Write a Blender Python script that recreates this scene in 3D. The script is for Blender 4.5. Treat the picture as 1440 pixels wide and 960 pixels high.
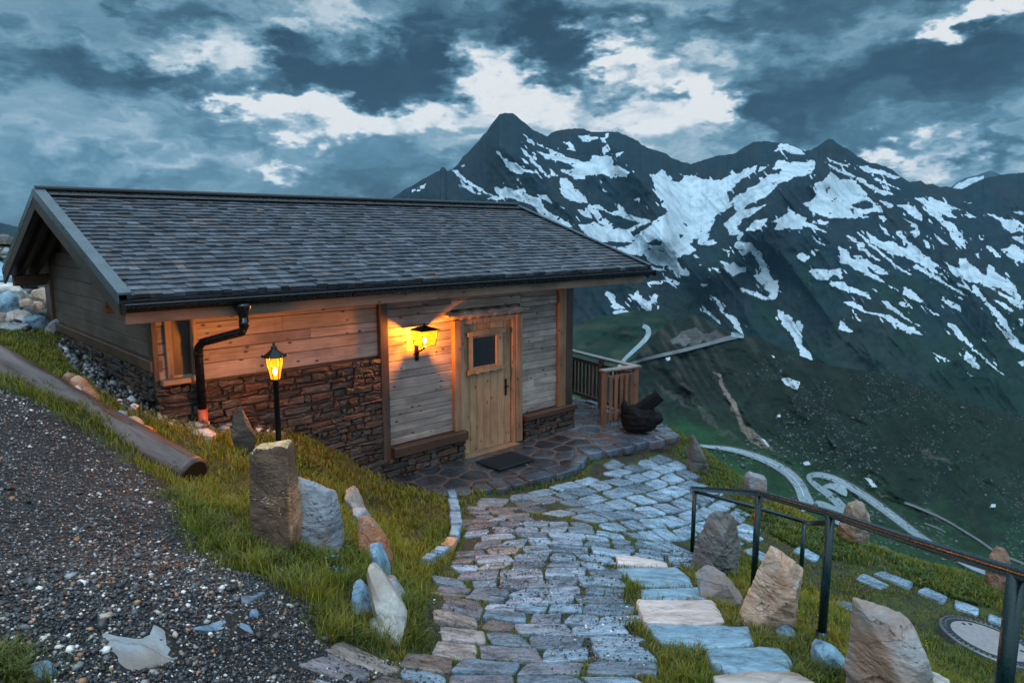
import bpy, bmesh, math, random
import numpy as np
from mathutils import Vector, Matrix
RAD = math.radians
for o in list(bpy.data.objects): bpy.data.objects.remove(o)
SC = bpy.context.scene
COL = SC.collection
# ------------------------------------------------------------------ camera
PITCH = math.atan(.156)
CP, SP = math.cos(PITCH), math.sin(PITCH)
CZ = 3.34                      # eye height above the terrace in front of the hut
cam_d = bpy.data.cameras.new('camera'); cam = bpy.data.objects.new('camera', cam_d); COL.objects.link(cam)
cam.location = (0, 0, CZ); cam.rotation_euler = (RAD(90) - PITCH, 0, 0)
cam_d.sensor_width = 36; cam_d.lens = 25.0; cam_d.clip_start = .05; cam_d.clip_end = 30000
SC.camera = cam
# ------------------------------------------------------------------ exposure / render
SC.view_settings.view_transform = 'Standard'; SC.view_settings.look = 'None'
SC.view_settings.gamma = 1; SC.view_settings.exposure = 0.0; SC.view_settings.use_curve_mapping = False
SC.render.engine = 'CYCLES'
SC.cycles.use_denoising = True
try: SC.cycles.denoiser = 'OPENIMAGEDENOISE'
except Exception: pass
SC.cycles.max_bounces = 6; SC.cycles.diffuse_bounces = 3; SC.cycles.glossy_bounces = 3
SC.cycles.transparent_max_bounces = 8; SC.cycles.sample_clamp_indirect = 3.0
SC.cycles.caustics_reflective = False; SC.cycles.caustics_refractive = False
SC.cycles.use_adaptive_sampling = True; SC.cycles.adaptive_threshold = .02

def ray(x, y): return (x - 720.0, 1000 * CP + (480 - y) * SP, -1000 * SP + (480 - y) * CP)
def P(x, y, Y):                # the world point seen at (x, y) of the photo, Y metres ahead
    r = ray(x, y); t = Y / r[1]; return np.array((r[0] * t, Y, r[2] * t + CZ))
def sky_uv(x, y):
    r = ray(x, y); return math.atan2(r[0], r[1]), r[2] / math.hypot(r[0], r[1])

# ------------------------------------------------------------------ world: dusk sky under broken cloud
SUN_EL, SUN_AZ = 58.0, 165.0
W = bpy.data.worlds.new("World"); SC.world = W; W.use_nodes = True
nt = W.node_tree; nt.nodes.clear()
class NG:                      # small node-graph helper
    def __init__(s, tree): s.t = tree
    def n(s, kind, **kw):
        nd = s.t.nodes.new(kind)
        for k, v in kw.items():
            if k.startswith('i_'): s.set(nd.inputs[int(k[2:])], v)
            else: setattr(nd, k, v)
        return nd
    def set(s, sock, v):
        if isinstance(v, bpy.types.NodeSocket): s.t.links.new(v, sock)
        else: sock.default_value = v
    def m(s, op, a, b=0.0, c=0.0, clamp=False):
        nd = s.t.nodes.new('ShaderNodeMath'); nd.operation = op; nd.use_clamp = clamp
        s.set(nd.inputs[0], a); s.set(nd.inputs[1], b); s.set(nd.inputs[2], c); return nd.outputs[0]
    def vm(s, op, a, b=(0, 0, 0)):
        nd = s.t.nodes.new('ShaderNodeVectorMath'); nd.operation = op
        s.set(nd.inputs[0], a)
        if op == 'SCALE': s.set(nd.inputs['Scale'], b)
        else: s.set(nd.inputs[1], b)
        return nd.outputs[0]
    def noise(s, vec, scale, detail=6, rough=.55, dist=0.0, out='Fac'):
        nd = s.t.nodes.new('ShaderNodeTexNoise'); s.set(nd.inputs['Vector'], vec)
        nd.inputs['Scale'].default_value = scale; nd.inputs['Detail'].default_value = detail
        nd.inputs['Roughness'].default_value = rough; nd.inputs['Distortion'].default_value = dist
        return nd.outputs[out]
    def ramp(s, fac, stops, interp='LINEAR'):
        nd = s.t.nodes.new('ShaderNodeValToRGB'); s.set(nd.inputs[0], fac); cr = nd.color_ramp; cr.interpolation = interp
        while len(cr.elements) < len(stops): cr.elements.new(.5)
        for e, (p, c) in zip(cr.elements, stops):
            e.position = p; e.color = (c, c, c, 1) if isinstance(c, (int, float)) else tuple(c) + (1,)
        return nd.outputs[0]
    def mix(s, f, a, b, blend='MIX'):
        nd = s.t.nodes.new('ShaderNodeMix'); nd.data_type = 'RGBA'; nd.blend_type = blend
        s.set(nd.inputs[0], f)
        for i, v in ((6, a), (7, b)):
            s.set(nd.inputs[i], v if isinstance(v, bpy.types.NodeSocket) else tuple(v) + (1,))
        return nd.outputs[2]
    def maprange(s, v, a, b, c=0.0, d=1.0, smooth=False):
        nd = s.t.nodes.new('ShaderNodeMapRange'); s.set(nd.inputs[0], v)
        if smooth: nd.interpolation_type = 'SMOOTHSTEP'
        for i, q in enumerate((a, b, c, d)): s.set(nd.inputs[1 + i], q)
        return nd.outputs[0]
g = NG(nt)
tc = g.n('ShaderNodeTexCoord').outputs['Generated']
sep = g.n('ShaderNodeSeparateXYZ', i_0=tc)
dx, dy, dz = sep.outputs
hor = g.m('SQRT', g.m('ADD', g.m('MULTIPLY', dx, dx), g.m('MULTIPLY', dy, dy)))
az = g.m('ARCTAN2', dx, dy); el = g.m('DIVIDE', dz, g.m('MAXIMUM', hor, .15))
comb = g.n('ShaderNodeCombineXYZ', i_0=az, i_1=el, i_2=0.0).outputs[0]
stretch = g.vm('MULTIPLY', comb, (1.0, 1.9, 1.0))
w1 = g.noise(stretch, 5.0, 4, .6, out='Color')
w2 = g.noise(stretch, 22.0, 5, .62, out='Color')
warp = g.vm('ADD', g.vm('SCALE', g.vm('SUBTRACT', w1, (.5, .5, .5)), .20), g.vm('SCALE', g.vm('SUBTRACT', w2, (.5, .5, .5)), .10))
w3 = g.noise(stretch, 11.0, 4, .6, out='Color')
warp = g.vm('ADD', warp, g.vm('SCALE', g.vm('SUBTRACT', w3, (.5, .5, .5)), .16))
warp = g.vm('MULTIPLY', warp, (1.0, .62, 0.0))
q = g.vm('ADD', comb, warp)
qs = g.vm('MULTIPLY', g.vm('ADD', comb, g.vm('SCALE', warp, .5)), (1.0, 2.3, 1.0))
f1 = g.noise(qs, 3.2, 9, .6); f2 = g.noise(qs, 11.0, 9, .66)
bil = g.m('ABSOLUTE', g.m('SUBTRACT', g.noise(qs, 6.5, 5, .55), .5))          # billows: sharp bright seams, rounded dark masses
dens = g.m('ADD', g.m('ADD', g.m('MULTIPLY', f1, .85), g.m('MULTIPLY', f2, .50)), g.m('MULTIPLY', bil, .9))
dens = g.m('ADD', dens, -.33)
BLOBS = [(230,235,330,60,0,-.16),(90,150,150,90,0,-.10),(720,215,330,40,0,-.14),(1000,40,90,26,10,-.10),
  # x, y, half width, half height, tilt, amount  (+ thick dark cloud, - bright break)
 (440,165,105,30,0,-.62),(570,168,110,24,-4,-.62),(385,150,45,26,20,-.45),(700,115,60,34,-20,-.55),(640,95,40,20,0,-.3),
 (760,150,60,25,0,-.55),(850,75,50,40,30,-.62),(930,105,70,40,35,-.52),(990,150,80,22,25,-.55),(905,165,90,30,10,-.5),
 (1395,28,75,18,-8,-.75),(1320,42,50,12,0,-.55),(1235,212,120,14,0,-.45),(1135,205,60,14,0,-.3),(400,232,40,12,0,-.5),
 (300,75,70,30,0,-.22),(350,50,50,25,0,-.2),(1060,60,60,25,0,-.12),(640,205,60,16,0,-.2),(495,20,90,16,0,-.15),(440,40,60,14,0,-.2),
 (175,108,150,34,4,.36),(300,118,110,24,6,.26),(430,95,110,48,10,.42),(560,112,100,50,0,.40),(585,60,60,46,0,.33),(480,115,110,36,8,.25),
 (245,18,100,30,12,.26),(700,22,160,46,8,.30),(770,70,80,66,30,.33),(830,20,110,34,0,.2),(1240,130,260,58,-2,.36),(1300,85,190,44,0,.18),
 (1110,12,260,30,0,.30),(1060,165,62,24,-14,.34),(880,115,40,26,10,.24),(1405,205,48,30,20,.34),(570,200,150,26,-3,.22),(640,245,180,26,0,.26),
 (200,170,160,40,0,.06),(120,235,200,26,4,.22),(60,60,180,120,0,.08),(1250,190,90,14,0,.12),(420,260,220,24,0,.14),(1120,100,110,50,20,.18),(40,300,120,40,0,.2)]
for (bx, by, hw, hh, rt, am) in BLOBS:
    u0, v0 = sky_uv(bx, by)
    r0 = ray(bx, by); rl = math.hypot(r0[0], r0[1])
    mp = g.n('ShaderNodeMapping', vector_type='TEXTURE'); g.set(mp.inputs[0], q)
    mp.inputs[1].default_value = (u0, v0, 0); mp.inputs[2].default_value = (0, 0, RAD(-rt))
    mp.inputs[3].default_value = (1.35 * hw * r0[1] / rl / rl, 1.5 * hh / rl, 1)
    gr = g.n('ShaderNodeTexGradient', gradient_type='SPHERICAL', i_0=mp.outputs[0])
    am = am * .82 if am < 0 else am * 1.15
    sm = g.maprange(gr.outputs['Fac'], 0.0, .85 if am < 0 else .8, 0.0, am, smooth=True)
    dens = g.m('ADD', dens, sm)
dens = g.m('ADD', dens, g.m('MULTIPLY', g.m('SUBTRACT', g.noise(qs, 26.0, 7, .68), .5), .36))
cloud = g.ramp(dens, [(.0, (.88, .91, .92)), (.10, (.74, .81, .86)), (.22, (.47, .60, .69)), (.36, (.225, .385, .49)), (.52, (.112, .24, .34)),
                      (.68, (.058, .138, .198)), (.84, (.032, .082, .124)), (1.0, (.022, .058, .090))])
# the overcast is thinner, hence brighter, overhead and behind the viewer; deep blue low in the north
up = g.maprange(dz, .45, .9, 0.0, 1.0, smooth=True)
back = g.maprange(dy, .15, -.55, 0.0, 1.0, smooth=True)
bright = g.m('MAXIMUM', up, g.m('MULTIPLY', back, g.maprange(dz, -.05, .9, .06, 1)))
BRIGHT = (1.50, 2.05, 2.50)
cloud = g.mix(bright, cloud, BRIGHT)
low = g.maprange(dz, -.02, -.25, 0.0, 1.0)
cloud = g.mix(low, cloud, (.03, .06, .075))
bg1 = g.n('ShaderNodeBackground', i_0=cloud, i_1=1.0)
sky = g.n('ShaderNodeTexSky', sky_type='NISHITA', sun_disc=False, sun_elevation=RAD(SUN_EL), sun_rotation=RAD(SUN_AZ), altitude=2500)
bg2 = g.n('ShaderNodeBackground', i_0=sky.outputs[0], i_1=.05)
add = g.n('ShaderNodeMixShader', i_0=.9, i_1=bg2.outputs[0], i_2=bg1.outputs[0])   # a little clear sky through the cloud
g.n('ShaderNodeOutputWorld', i_0=add.outputs[0])
# soft directional light from the bright overcast high behind the viewer
sd = bpy.data.lights.new('sun', 'SUN'); sd.energy = .7; sd.angle = RAD(20); sd.color = (.86, .93, 1.0)
so = bpy.data.objects.new('sun', sd); COL.objects.link(so)
_d = Vector((math.sin(RAD(SUN_AZ)) * math.cos(RAD(SUN_EL)), math.cos(RAD(SUN_AZ)) * math.cos(RAD(SUN_EL)), math.sin(RAD(SUN_EL))))
so.rotation_euler = _d.to_track_quat('Z', 'Y').to_euler()

# ------------------------------------------------------------------ numpy noise
def _h(ix, iy, s):
    n = (ix.astype(np.int64) * 374761393 + iy.astype(np.int64) * 668265263 + s * 1442695041) & 0x7fffffff
    n = ((n ^ (n >> 13)) * 1274126177) & 0x7fffffff
    return ((n ^ (n >> 16)) & 0xffffff) / float(0xffffff)
def vn(x, y, s=0):
    x = np.asarray(x, float); y = np.asarray(y, float)
    ix, iy = np.floor(x), np.floor(y); fx, fy = x - ix, y - iy
    fx = fx * fx * (3 - 2 * fx); fy = fy * fy * (3 - 2 * fy)
    a, b, c, d = _h(ix, iy, s), _h(ix + 1, iy, s), _h(ix, iy + 1, s), _h(ix + 1, iy + 1, s)
    return a + (b - a) * fx + (c - a) * fy + (a - b - c + d) * fx * fy
def fbm(x, y, s=0, o=5, g_=.5):
    t = 0; a = 1; n = 0
    for i in range(o):
        t = t + a * vn(x * 2 ** i + 17.3 * i, y * 2 ** i - 9.1 * i, s + i * 7); n += a; a *= g_
    return t / n
def ridged(x, y, s=0, o=5, g_=.5):
    t = 0; a = 1; n = 0
    for i in range(o):
        t = t + a * (1 - np.abs(2 * vn(x * 2 ** i + 5.3 * i, y * 2 ** i + 3.1 * i, s + i * 5) - 1)) ** 1.6; n += a; a *= g_
    return t / n
def vn3(p, s=0):
    return (vn(p[:, 0] + 3.1 * p[:, 2], p[:, 1] - 2.3 * p[:, 2], s) + vn(p[:, 1] + 1.7, p[:, 2] + p[:, 0] * .5, s + 3) + vn(p[:, 2], p[:, 0] - 4.2, s + 5)) / 3
def fbm3(p, s=0, o=4):
    t = 0; a = 1; n = 0
    for i in range(o): t = t + a * vn3(p * 2 ** i, s + 11 * i); n += a; a *= .5
    return t / n
def inpoly(X, Y, poly):
    X = np.asarray(X, float); Y = np.asarray(Y, float); r = np.zeros(X.shape, bool)
    n = len(poly); j = n - 1
    for i in range(n):
        xi, yi = poly[i][0], poly[i][1]; xj, yj = poly[j][0], poly[j][1]
        if yi != yj:
            c = ((yi > Y) != (yj > Y)) & (X < (xj - xi) * (Y - yi) / (yj - yi) + xi); r ^= c
        j = i
    return r
def polydist(X, Y, pts):      # distance to a polyline
    d = np.full(np.shape(X), 1e9)
    for a, b in zip(pts[:-1], pts[1:]):
        vx, vy = b[0] - a[0], b[1] - a[1]; L = vx * vx + vy * vy + 1e-9
        t = np.clip(((X - a[0]) * vx + (Y - a[1]) * vy) / L, 0, 1)
        d = np.minimum(d, np.hypot(X - a[0] - t * vx, Y - a[1] - t * vy))
    return d
RNG = np.random.default_rng(7)
random.seed(5)

# ------------------------------------------------------------------ object helpers
def link(name, me, mat=None, parent=None):
    o = bpy.data.objects.new(name, me); COL.objects.link(o)
    if mat is not None and me is not None: me.materials.append(mat)
    if parent is not None: o.parent = parent
    return o
def tag(o, label=None, cat=None, group=None, kind=None):
    if label: o['label'] = label
    if cat: o['category'] = cat
    if group: o['group'] = group
    if kind: o['kind'] = kind
    return o
def empty(name, loc=(0, 0, 0), rz=0.0):
    o = bpy.data.objects.new(name, None); o.location = loc; o.rotation_euler = (0, 0, rz); o.empty_display_size = .2
    COL.objects.link(o); return o
def mesh_np(name, V, F, tint=None, smooth=False, attrs=None):
    V = np.asarray(V, np.float32); me = bpy.data.meshes.new(name)
    if isinstance(F, np.ndarray):
        k = F.shape[1]; nf = len(F)
        me.vertices.add(len(V)); me.vertices.foreach_set('co', V.ravel())
        me.loops.add(nf * k); me.loops.foreach_set('vertex_index', F.astype(np.int32).ravel())
        me.polygons.add(nf); me.polygons.foreach_set('loop_start', np.arange(0, nf * k, k, dtype=np.int32))
        me.polygons.foreach_set('loop_total', np.full(nf, k, np.int32))
    else:
        me.from_pydata([tuple(map(float, v)) for v in V], [], F)
    me.update(calc_edges=True)
    if tint is not None:
        t = np.asarray(tint, np.float32)
        if t.shape[1] == 3: t = np.hstack([t, np.ones((len(t), 1), np.float32)])
        a = me.attributes.new('tint', 'FLOAT_COLOR', 'POINT'); a.data.foreach_set('color', t.ravel())
    for k, v in (attrs or {}).items():
        a = me.attributes.new(k, 'FLOAT', 'POINT'); a.data.foreach_set('value', np.asarray(v, np.float32).ravel())
    if smooth: me.polygons.foreach_set('use_smooth', np.ones(len(me.polygons), bool))
    me.validate()
    return me
def grid_faces(nr, nc):
    i = np.arange(nr - 1)[:, None] * nc + np.arange(nc - 1)[None, :]
    return np.stack([i, i + 1, i + nc + 1, i + nc], -1).reshape(-1, 4)
class MB:
    def __init__(s): s.v = []; s.f = []; s.t = []; s.r = []
    def add(s, V, F, tint=(1, 1, 1), rnd=None):
        b = len(s.v); s.v += [tuple(map(float, p)) for p in V]; s.f += [tuple(int(b + i) for i in f) for f in F]
        r = random.random() if rnd is None else rnd
        if len(np.shape(tint)) == 2: s.t += [tuple(c) for c in tint]
        else: s.t += [tuple(tint)] * len(V)
        s.r += [r] * len(V); return s
    def prism(s, poly, axis, a, b, tint=(1, 1, 1), rnd=None):   # polygon in the other two axes, extruded along axis from a to b
        n = len(poly); V = []
        for h in (a, b):
            for (p, q_) in poly:
                V.append({'x': (h, p, q_), 'y': (p, h, q_), 'z': (p, q_, h)}[axis])
        F = [tuple(range(n))[::-1], tuple(range(n, 2 * n))] + [(i, (i + 1) % n, n + (i + 1) % n, n + i) for i in range(n)]
        if axis == 'y': F = [f[::-1] for f in F]
        return s.add(V, F, tint, rnd)
    def box(s, x0, x1, y0, y1, z0, z1, c=.004, axis=None, tint=(1, 1, 1), rnd=None):
        dims = {'x': x1 - x0, 'y': y1 - y0, 'z': z1 - z0}
        axis = axis or max(dims, key=dims.get)
        A, B = {'x': ((y0, y1), (z0, z1)), 'y': ((x0, x1), (z0, z1)), 'z': ((x0, x1), (y0, y1))}[axis]
        c = min(c, .3 * abs(A[1] - A[0]), .3 * abs(B[1] - B[0]))
        poly = [(A[0] + c, B[0]), (A[1] - c, B[0]), (A[1], B[0] + c), (A[1], B[1] - c), (A[1] - c, B[1]), (A[0] + c, B[1]), (A[0], B[1] - c), (A[0], B[0] + c)]
        h = {'x': (x0, x1), 'y': (y0, y1), 'z': (z0, z1)}[axis]
        return s.prism(poly, axis, h[0], h[1], tint, rnd)
    def tube(s, pts, rad, n=12, tint=(1, 1, 1), cap=True, rnd=None):
        pts = [Vector(p) for p in pts]; rad = rad if hasattr(rad, '__len__') else [rad] * len(pts)
        V = []; prev = None
        for i, p in enumerate(pts):
            d = (pts[min(i + 1, len(pts) - 1)] - pts[max(i - 1, 0)]).normalized()
            ref = prev if prev is not None else (Vector((0, 0, 1)) if abs(d.z) < .9 else Vector((1, 0, 0)))
            a = (ref - d * ref.dot(d)).normalized(); b = d.cross(a); prev = a
            for k in range(n):
                t = 2 * math.pi * k / n; V.append(p + (a * math.cos(t) + b * math.sin(t)) * rad[i])
        F = [(i * n + k, i * n + (k + 1) % n, (i + 1) * n + (k + 1) % n, (i + 1) * n + k) for i in range(len(pts) - 1) for k in range(n)]
        if cap: F += [tuple(range(n))[::-1], tuple((len(pts) - 1) * n + k for k in range(n))]
        return s.add(V, F, tint, rnd)
    def bar(s, a, b, w, h, up=(0, 0, 1), c=.004, tint=(1, 1, 1), rnd=None):   # a straight bar of section w x h between two points
        a = Vector(a); b = Vector(b); d = (b - a).normalized(); up = Vector(up); sx = d.cross(up).normalized(); uz = sx.cross(d)
        c = min(c, .3 * w, .3 * h)
        pl = [(-w/2 + c, -h/2), (w/2 - c, -h/2), (w/2, -h/2 + c), (w/2, h/2 - c), (w/2 - c, h/2), (-w/2 + c, h/2), (-w/2, h/2 - c), (-w/2, -h/2 + c)]
        V = [o_ + sx * p + uz * q_ for o_ in (a, b) for p, q_ in pl]; n = 8
        F = [tuple(range(n)), tuple(range(n, 2 * n))[::-1]] + [(i, n + i, n + (i + 1) % n, (i + 1) % n) for i in range(n)]
        return s.add(V, F, tint, rnd)
    def lathe(s, prof, n=24, c=(0, 0), tint=(1, 1, 1), rot=0.0):
        V = [(c[0] + r * math.cos(2 * math.pi * k / n + rot), c[1] + r * math.sin(2 * math.pi * k / n + rot), z) for r, z in prof for k in range(n)]
        F = [(i * n + k, i * n + (k + 1) % n, (i + 1) * n + (k + 1) % n, (i + 1) * n + k) for i in range(len(prof) - 1) for k in range(n)]
        F += [tuple(range(n))[::-1], tuple((len(prof) - 1) * n + k for k in range(n))]
        return s.add(V, F, tint)
    def build(s, name, mat, parent=None, smooth=False):
        me = mesh_np(name, s.v, s.f, np.array(s.t), smooth, {'rnd': s.r})
        return link(name, me, mat, parent)

# ------------------------------------------------------------------ materials
def new_mat(name):
    m = bpy.data.materials.new(name); m.use_nodes = True; m.node_tree.nodes.clear(); G_ = NG(m.node_tree)
    b = G_.n('ShaderNodeBsdfPrincipled'); G_.n('ShaderNodeOutputMaterial', i_0=b.outputs[0]); return m, G_, b
def coords(G_, obj=True, scale=(1, 1, 1), rnd=True):
    c = G_.n('ShaderNodeTexCoord').outputs['Object'] if obj else G_.n('ShaderNodeNewGeometry').outputs['Position']
    if rnd:
        a = G_.n('ShaderNodeAttribute', attribute_name='rnd').outputs['Fac']
        c = G_.vm('ADD', c, G_.n('ShaderNodeCombineXYZ', i_0=G_.m('MULTIPLY', a, 37.0), i_1=G_.m('MULTIPLY', a, 11.0), i_2=G_.m('MULTIPLY', a, 23.0)).outputs[0])
    return G_.vm('MULTIPLY', c, scale)
def tintmul(G_, col):
    t = G_.n('ShaderNodeAttribute', attribute_name='tint').outputs['Color']
    return G_.mix(1.0, col, t, 'MULTIPLY')
def bump(G_, b, h, strength=.4, dist=.01, prev=None):
    nd = G_.n('ShaderNodeBump'); nd.inputs['Strength'].default_value = strength; nd.inputs['Distance'].default_value = dist
    G_.set(nd.inputs['Height'], h); G_.set(b.inputs['Normal'], nd.outputs[0]); return nd
def wood(name, c0, c1, along='x', rough=.55, knots=.8, grain=1.0, bs=.35):
    m, G_, b = new_mat(name)
    st = {'x': (.6, 9, 9), 'y': (9, .6, 9), 'z': (9, 9, .6)}[along]
    v = coords(G_, True, st)
    n1 = G_.noise(v, 2.2, 8, .62, .7); n2 = G_.noise(v, 9.0, 5, .7)
    f = G_.m('ADD', G_.m('MULTIPLY', n1, .7), G_.m('MULTIPLY', n2, .35))
    col = G_.ramp(f, [(.30, c0), (.5, tuple(.5 * (a + b_) for a, b_ in zip(c0, c1))), (.72, c1)])
    kst = {'x': (5.5, 11, 11), 'y': (11, 5.5, 11), 'z': (11, 11, 5.5)}[along]
    vo = G_.n('ShaderNodeTexVoronoi', feature='F1'); G_.set(vo.inputs['Vector'], coords(G_, True, kst)); vo.inputs['Scale'].default_value = 1.0
    pick = G_.m('GREATER_THAN', G_.n('ShaderNodeSeparateColor', i_0=vo.outputs['Color']).outputs[0], .38)
    kn = G_.m('MULTIPLY', G_.maprange(vo.outputs['Distance'], .20, .10, 0, 1, True), pick)
    kn = G_.m('MULTIPLY', kn, knots)
    col = G_.mix(kn, col, tuple(.28 * x for x in (c0[0] * 1.3, c0[1], c0[2] * .8)))
    stn = G_.ramp(G_.noise(coords(G_, True, (1, 1, 1)), 1.7, 5, .6), [(.35, .62), (.6, 1.08)])
    col = G_.mix(1.0, col, stn, 'MULTIPLY')
    G_.set(b.inputs['Base Color'], tintmul(G_, col)); b.inputs['Roughness'].default_value = rough
    bump(G_, b, G_.m('ADD', f, G_.m('MULTIPLY', kn, -.4)), bs, .008)
    return m
def stone(name, c0, c1, c2=None, scale=3.0, rough=.6, bs=.6, streak=(1, 1, 1), obj=True, wet=False, lich=None, bdist=.03, top=False):
    m, G_, b = new_mat(name)
    v = coords(G_, obj, streak)
    n1 = G_.noise(v, scale, 9, .62, .3); n2 = G_.noise(v, scale * 7, 7, .7); n3 = G_.noise(coords(G_, obj), scale * .6, 4, .5)
    f = G_.m('ADD', G_.m('MULTIPLY', n1, .65), G_.m('MULTIPLY', n2, .38))
    col = G_.ramp(f, [(.34, c0), (.62, c1)])
    if c2: col = G_.mix(G_.ramp(n3, [(.50, 0.0), (.62, .85)]), col, c2)
    if lich: col = G_.mix(G_.ramp(G_.noise(v, scale * 2.6, 7, .65), [(.59, 0.0), (.66, .9)]), col, lich)
    vo = G_.n('ShaderNodeTexVoronoi', feature='DISTANCE_TO_EDGE'); G_.set(vo.inputs['Vector'], G_.vm('ADD', v, G_.vm('SCALE', G_.noise(v, scale * 2, 5, out='Color'), .35)))
    vo.inputs['Scale'].default_value = scale * .9
    cr = G_.ramp(vo.outputs['Distance'], [(0.0, .45), (.035, 1.0)])
    col = G_.mix(.55, col, G_.mix(1.0, col, cr, 'MULTIPLY'))
    G_.set(b.inputs['Base Color'], tintmul(G_, col))
    G_.set(b.inputs['Roughness'], G_.ramp(n2, [(.35, rough - .2), (.65, min(1, rough + .15))]))
    if top:
        nz_ = G_.n('ShaderNodeSeparateXYZ', i_0=G_.n('ShaderNodeNewGeometry').outputs['Normal']).outputs[2]
        k = G_.m('MULTIPLY', G_.maprange(nz_, .45, .7), 1.0)
        lc = G_.ramp(n2, [(.40, (.55, .48, .44)), (.50, (.50, .30, .12)), (.56, (.62, .40, .05)), (.60, (.10, .12, .14))])
        G_.set(b.inputs['Base Color'], G_.mix(k, tintmul(G_, col), lc))
    bump(G_, b, G_.m('ADD', f, G_.m('MULTIPLY', cr, .25)), bs, bdist)
    return m
def plain(name, c, rough=.4, metal=0.0, var=.25, bs=.05, scale=14):
    m, G_, b = new_mat(name)
    n = G_.noise(coords(G_, True, (1, 1, 1), False), scale, 6, .6)
    G_.set(b.inputs['Base Color'], tintmul(G_, G_.mix(1.0, tuple(c), G_.ramp(n, [(.3, 1 - var), (.7, 1 + var * .4)]), 'MULTIPLY')))
    G_.set(b.inputs['Roughness'], G_.ramp(n, [(.3, max(0, rough - .1)), (.7, rough + .12)])); b.inputs['Metallic'].default_value = metal
    bump(G_, b, n, bs, .004); return m
def tinted(name, rough=.8, scale=6.0, amt=.45, bs=.5, bdist=.05, obj=True, spec=.5, extra=None):
    m, G_, b = new_mat(name)
    v = coords(G_, obj, (1, 1, 1), False)
    n = G_.noise(v, scale, 9, .68); n2 = G_.noise(v, scale * 9, 4, .6)
    t = G_.n('ShaderNodeAttribute', attribute_name='tint').outputs['Color']
    col = G_.mix(1.0, t, G_.ramp(G_.m('ADD', G_.m('MULTIPLY', n, .6), G_.m('MULTIPLY', n2, .4)), [(.3, 1 - amt), (.72, 1 + amt)]), 'MULTIPLY')
    if extra: col = extra(G_, v, col)
    G_.set(b.inputs['Base Color'], col); b.inputs['Roughness'].default_value = rough; b.inputs['Specular IOR Level'].default_value = spec
    bump(G_, b, G_.m('ADD', n, G_.m('MULTIPLY', n2, .4)), bs, bdist); return m
M = {}
M['plank'] = wood('weathered_pine', (.15, .112, .092), (.46, .385, .34), 'x', .55, 1.0, bs=.6)
M['warm_x'] = wood('warm_pine_x', (.17, .10, .06), (.36, .25, .17), 'x', .5)
M['warm_z'] = wood('warm_pine_z', (.15, .085, .045), (.34, .21, .13), 'z', .45)
M['door_z'] = wood('door_pine', (.22, .115, .055), (.44, .27, .15), 'z', .45, .9)
M['brown_x'] = wood('stained_beam_x', (.05, .027, .016), (.13, .07, .042), 'x', .4)
M['brown_z'] = wood('stained_post_z', (.04, .024, .016), (.11, .065, .042), 'z', .4)
M['grey_y'] = wood('grey_board_y', (.10, .075, .06), (.24, .19, .165), 'y', .6)
M['rail_z'] = wood('railing_wood', (.10, .045, .025), (.24, .12, .07), 'z', .35)
M['rail_x'] = wood('railing_cap_wood', (.09, .06, .05), (.20, .15, .13), 'x', .16, .3)
M['shingle'] = wood('larch_shingle', (.024, .027, .032), (.145, .152, .168), 'y', .36, .0, bs=.6)
M['log'] = wood('debarked_log', (.030, .017, .013), (.140, .088, .075), 'x', .42, .6, bs=.8)
M['black'] = plain('black_metal', (.008, .009, .011), .3, .0, .3)
M['gutter'] = plain('dark_gutter', (.005, .0055, .007), .25, .0, .3)
M['iron'] = plain('black_iron', (.007, .0065, .0065), .38, .5)
M['flash'] = plain('sheet_flashing', (.10, .13, .15), .3, .5, .35, .1, 5)
M['orange'] = plain('orange_plastic_pipe', (.42, .07, .02), .35)
M['greenrail'] = plain('dark_green_paint', (.003, .020, .022), .22, .1, .35, .25, 60)
M['mat'] = plain('rubber_mat', (.007, .008, .011), .5, 0, .5, .8, 120)
M['bundle'] = plain('black_cover', (.0015, .0017, .0022), .8, 0, .4, .6, 9)
M['bundle'].node_tree.nodes['Principled BSDF'].inputs['Specular IOR Level'].default_value = .25
M['rubblewall'] = stone('rubble_stone', (.014, .012, .011), (.085, .064, .052), (.045, .028, .018), 7.0, .5, .8, bdist=.02)
M['mortar'] = stone('mortar', (.03, .024, .02), (.075, .06, .05), None, 12.0, .8, .6)
M['slate'] = stone('cobble_slate', (.022, .036, .050), (.36, .47, .55), None, 4.6, .26, 1.0, (1, 2.2, 1), lich=None, bdist=.03)
M['flag'] = stone('wet_flagstone', (.014, .017, .021), (.062, .074, .090), (.045, .028, .022), 4.0, .16, .20, bdist=.01)
M['grout'] = stone('pale_grout', (.055, .038, .03), (.12, .085, .068), None, 9.0, .42, .4, bdist=.01)
M['rock_grey'] = stone('grey_rock', (.07, .075, .082), (.34, .345, .36), (.27, .155, .095), 2.6, .6, .9, (1, 1, 2.4))
M['rock_rust'] = stone('rusty_rock', (.13, .065, .035), (.56, .41, .31), (.38, .15, .05), 2.8, .6, 1.0, (1.2, 1, 2.2), lich=(.42, .40, .36))
M['rock_dark'] = stone('dark_rock', (.035, .034, .034), (.15, .145, .14), (.09, .075, .065), 4.5, .65, 1.0, (1, 1, 3.0))
M['rock_white'] = stone('pale_rock', (.30, .27, .25), (.68, .65, .62), (.42, .30, .22), 3.0, .55, .8, (1, 1.8, 1))
M['rock_blue'] = stone('slate_blue_rock', (.035, .085, .125), (.27, .43, .54), None, 3.0, .5, .9, (1.4, 3.0, 1))
M['rock_cream'] = stone('cream_slab', (.26, .18, .15), (.68, .58, .54), None, 3.0, .5, .5, (1, 2.6, 1))
M['rock_lichen'] = stone('lichen_post_rock', (.03, .018, .012), (.17, .10, .06), (.09, .04, .018), 4.0, .6, 1.0, (1, 1, 1.6), top=True)

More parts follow.
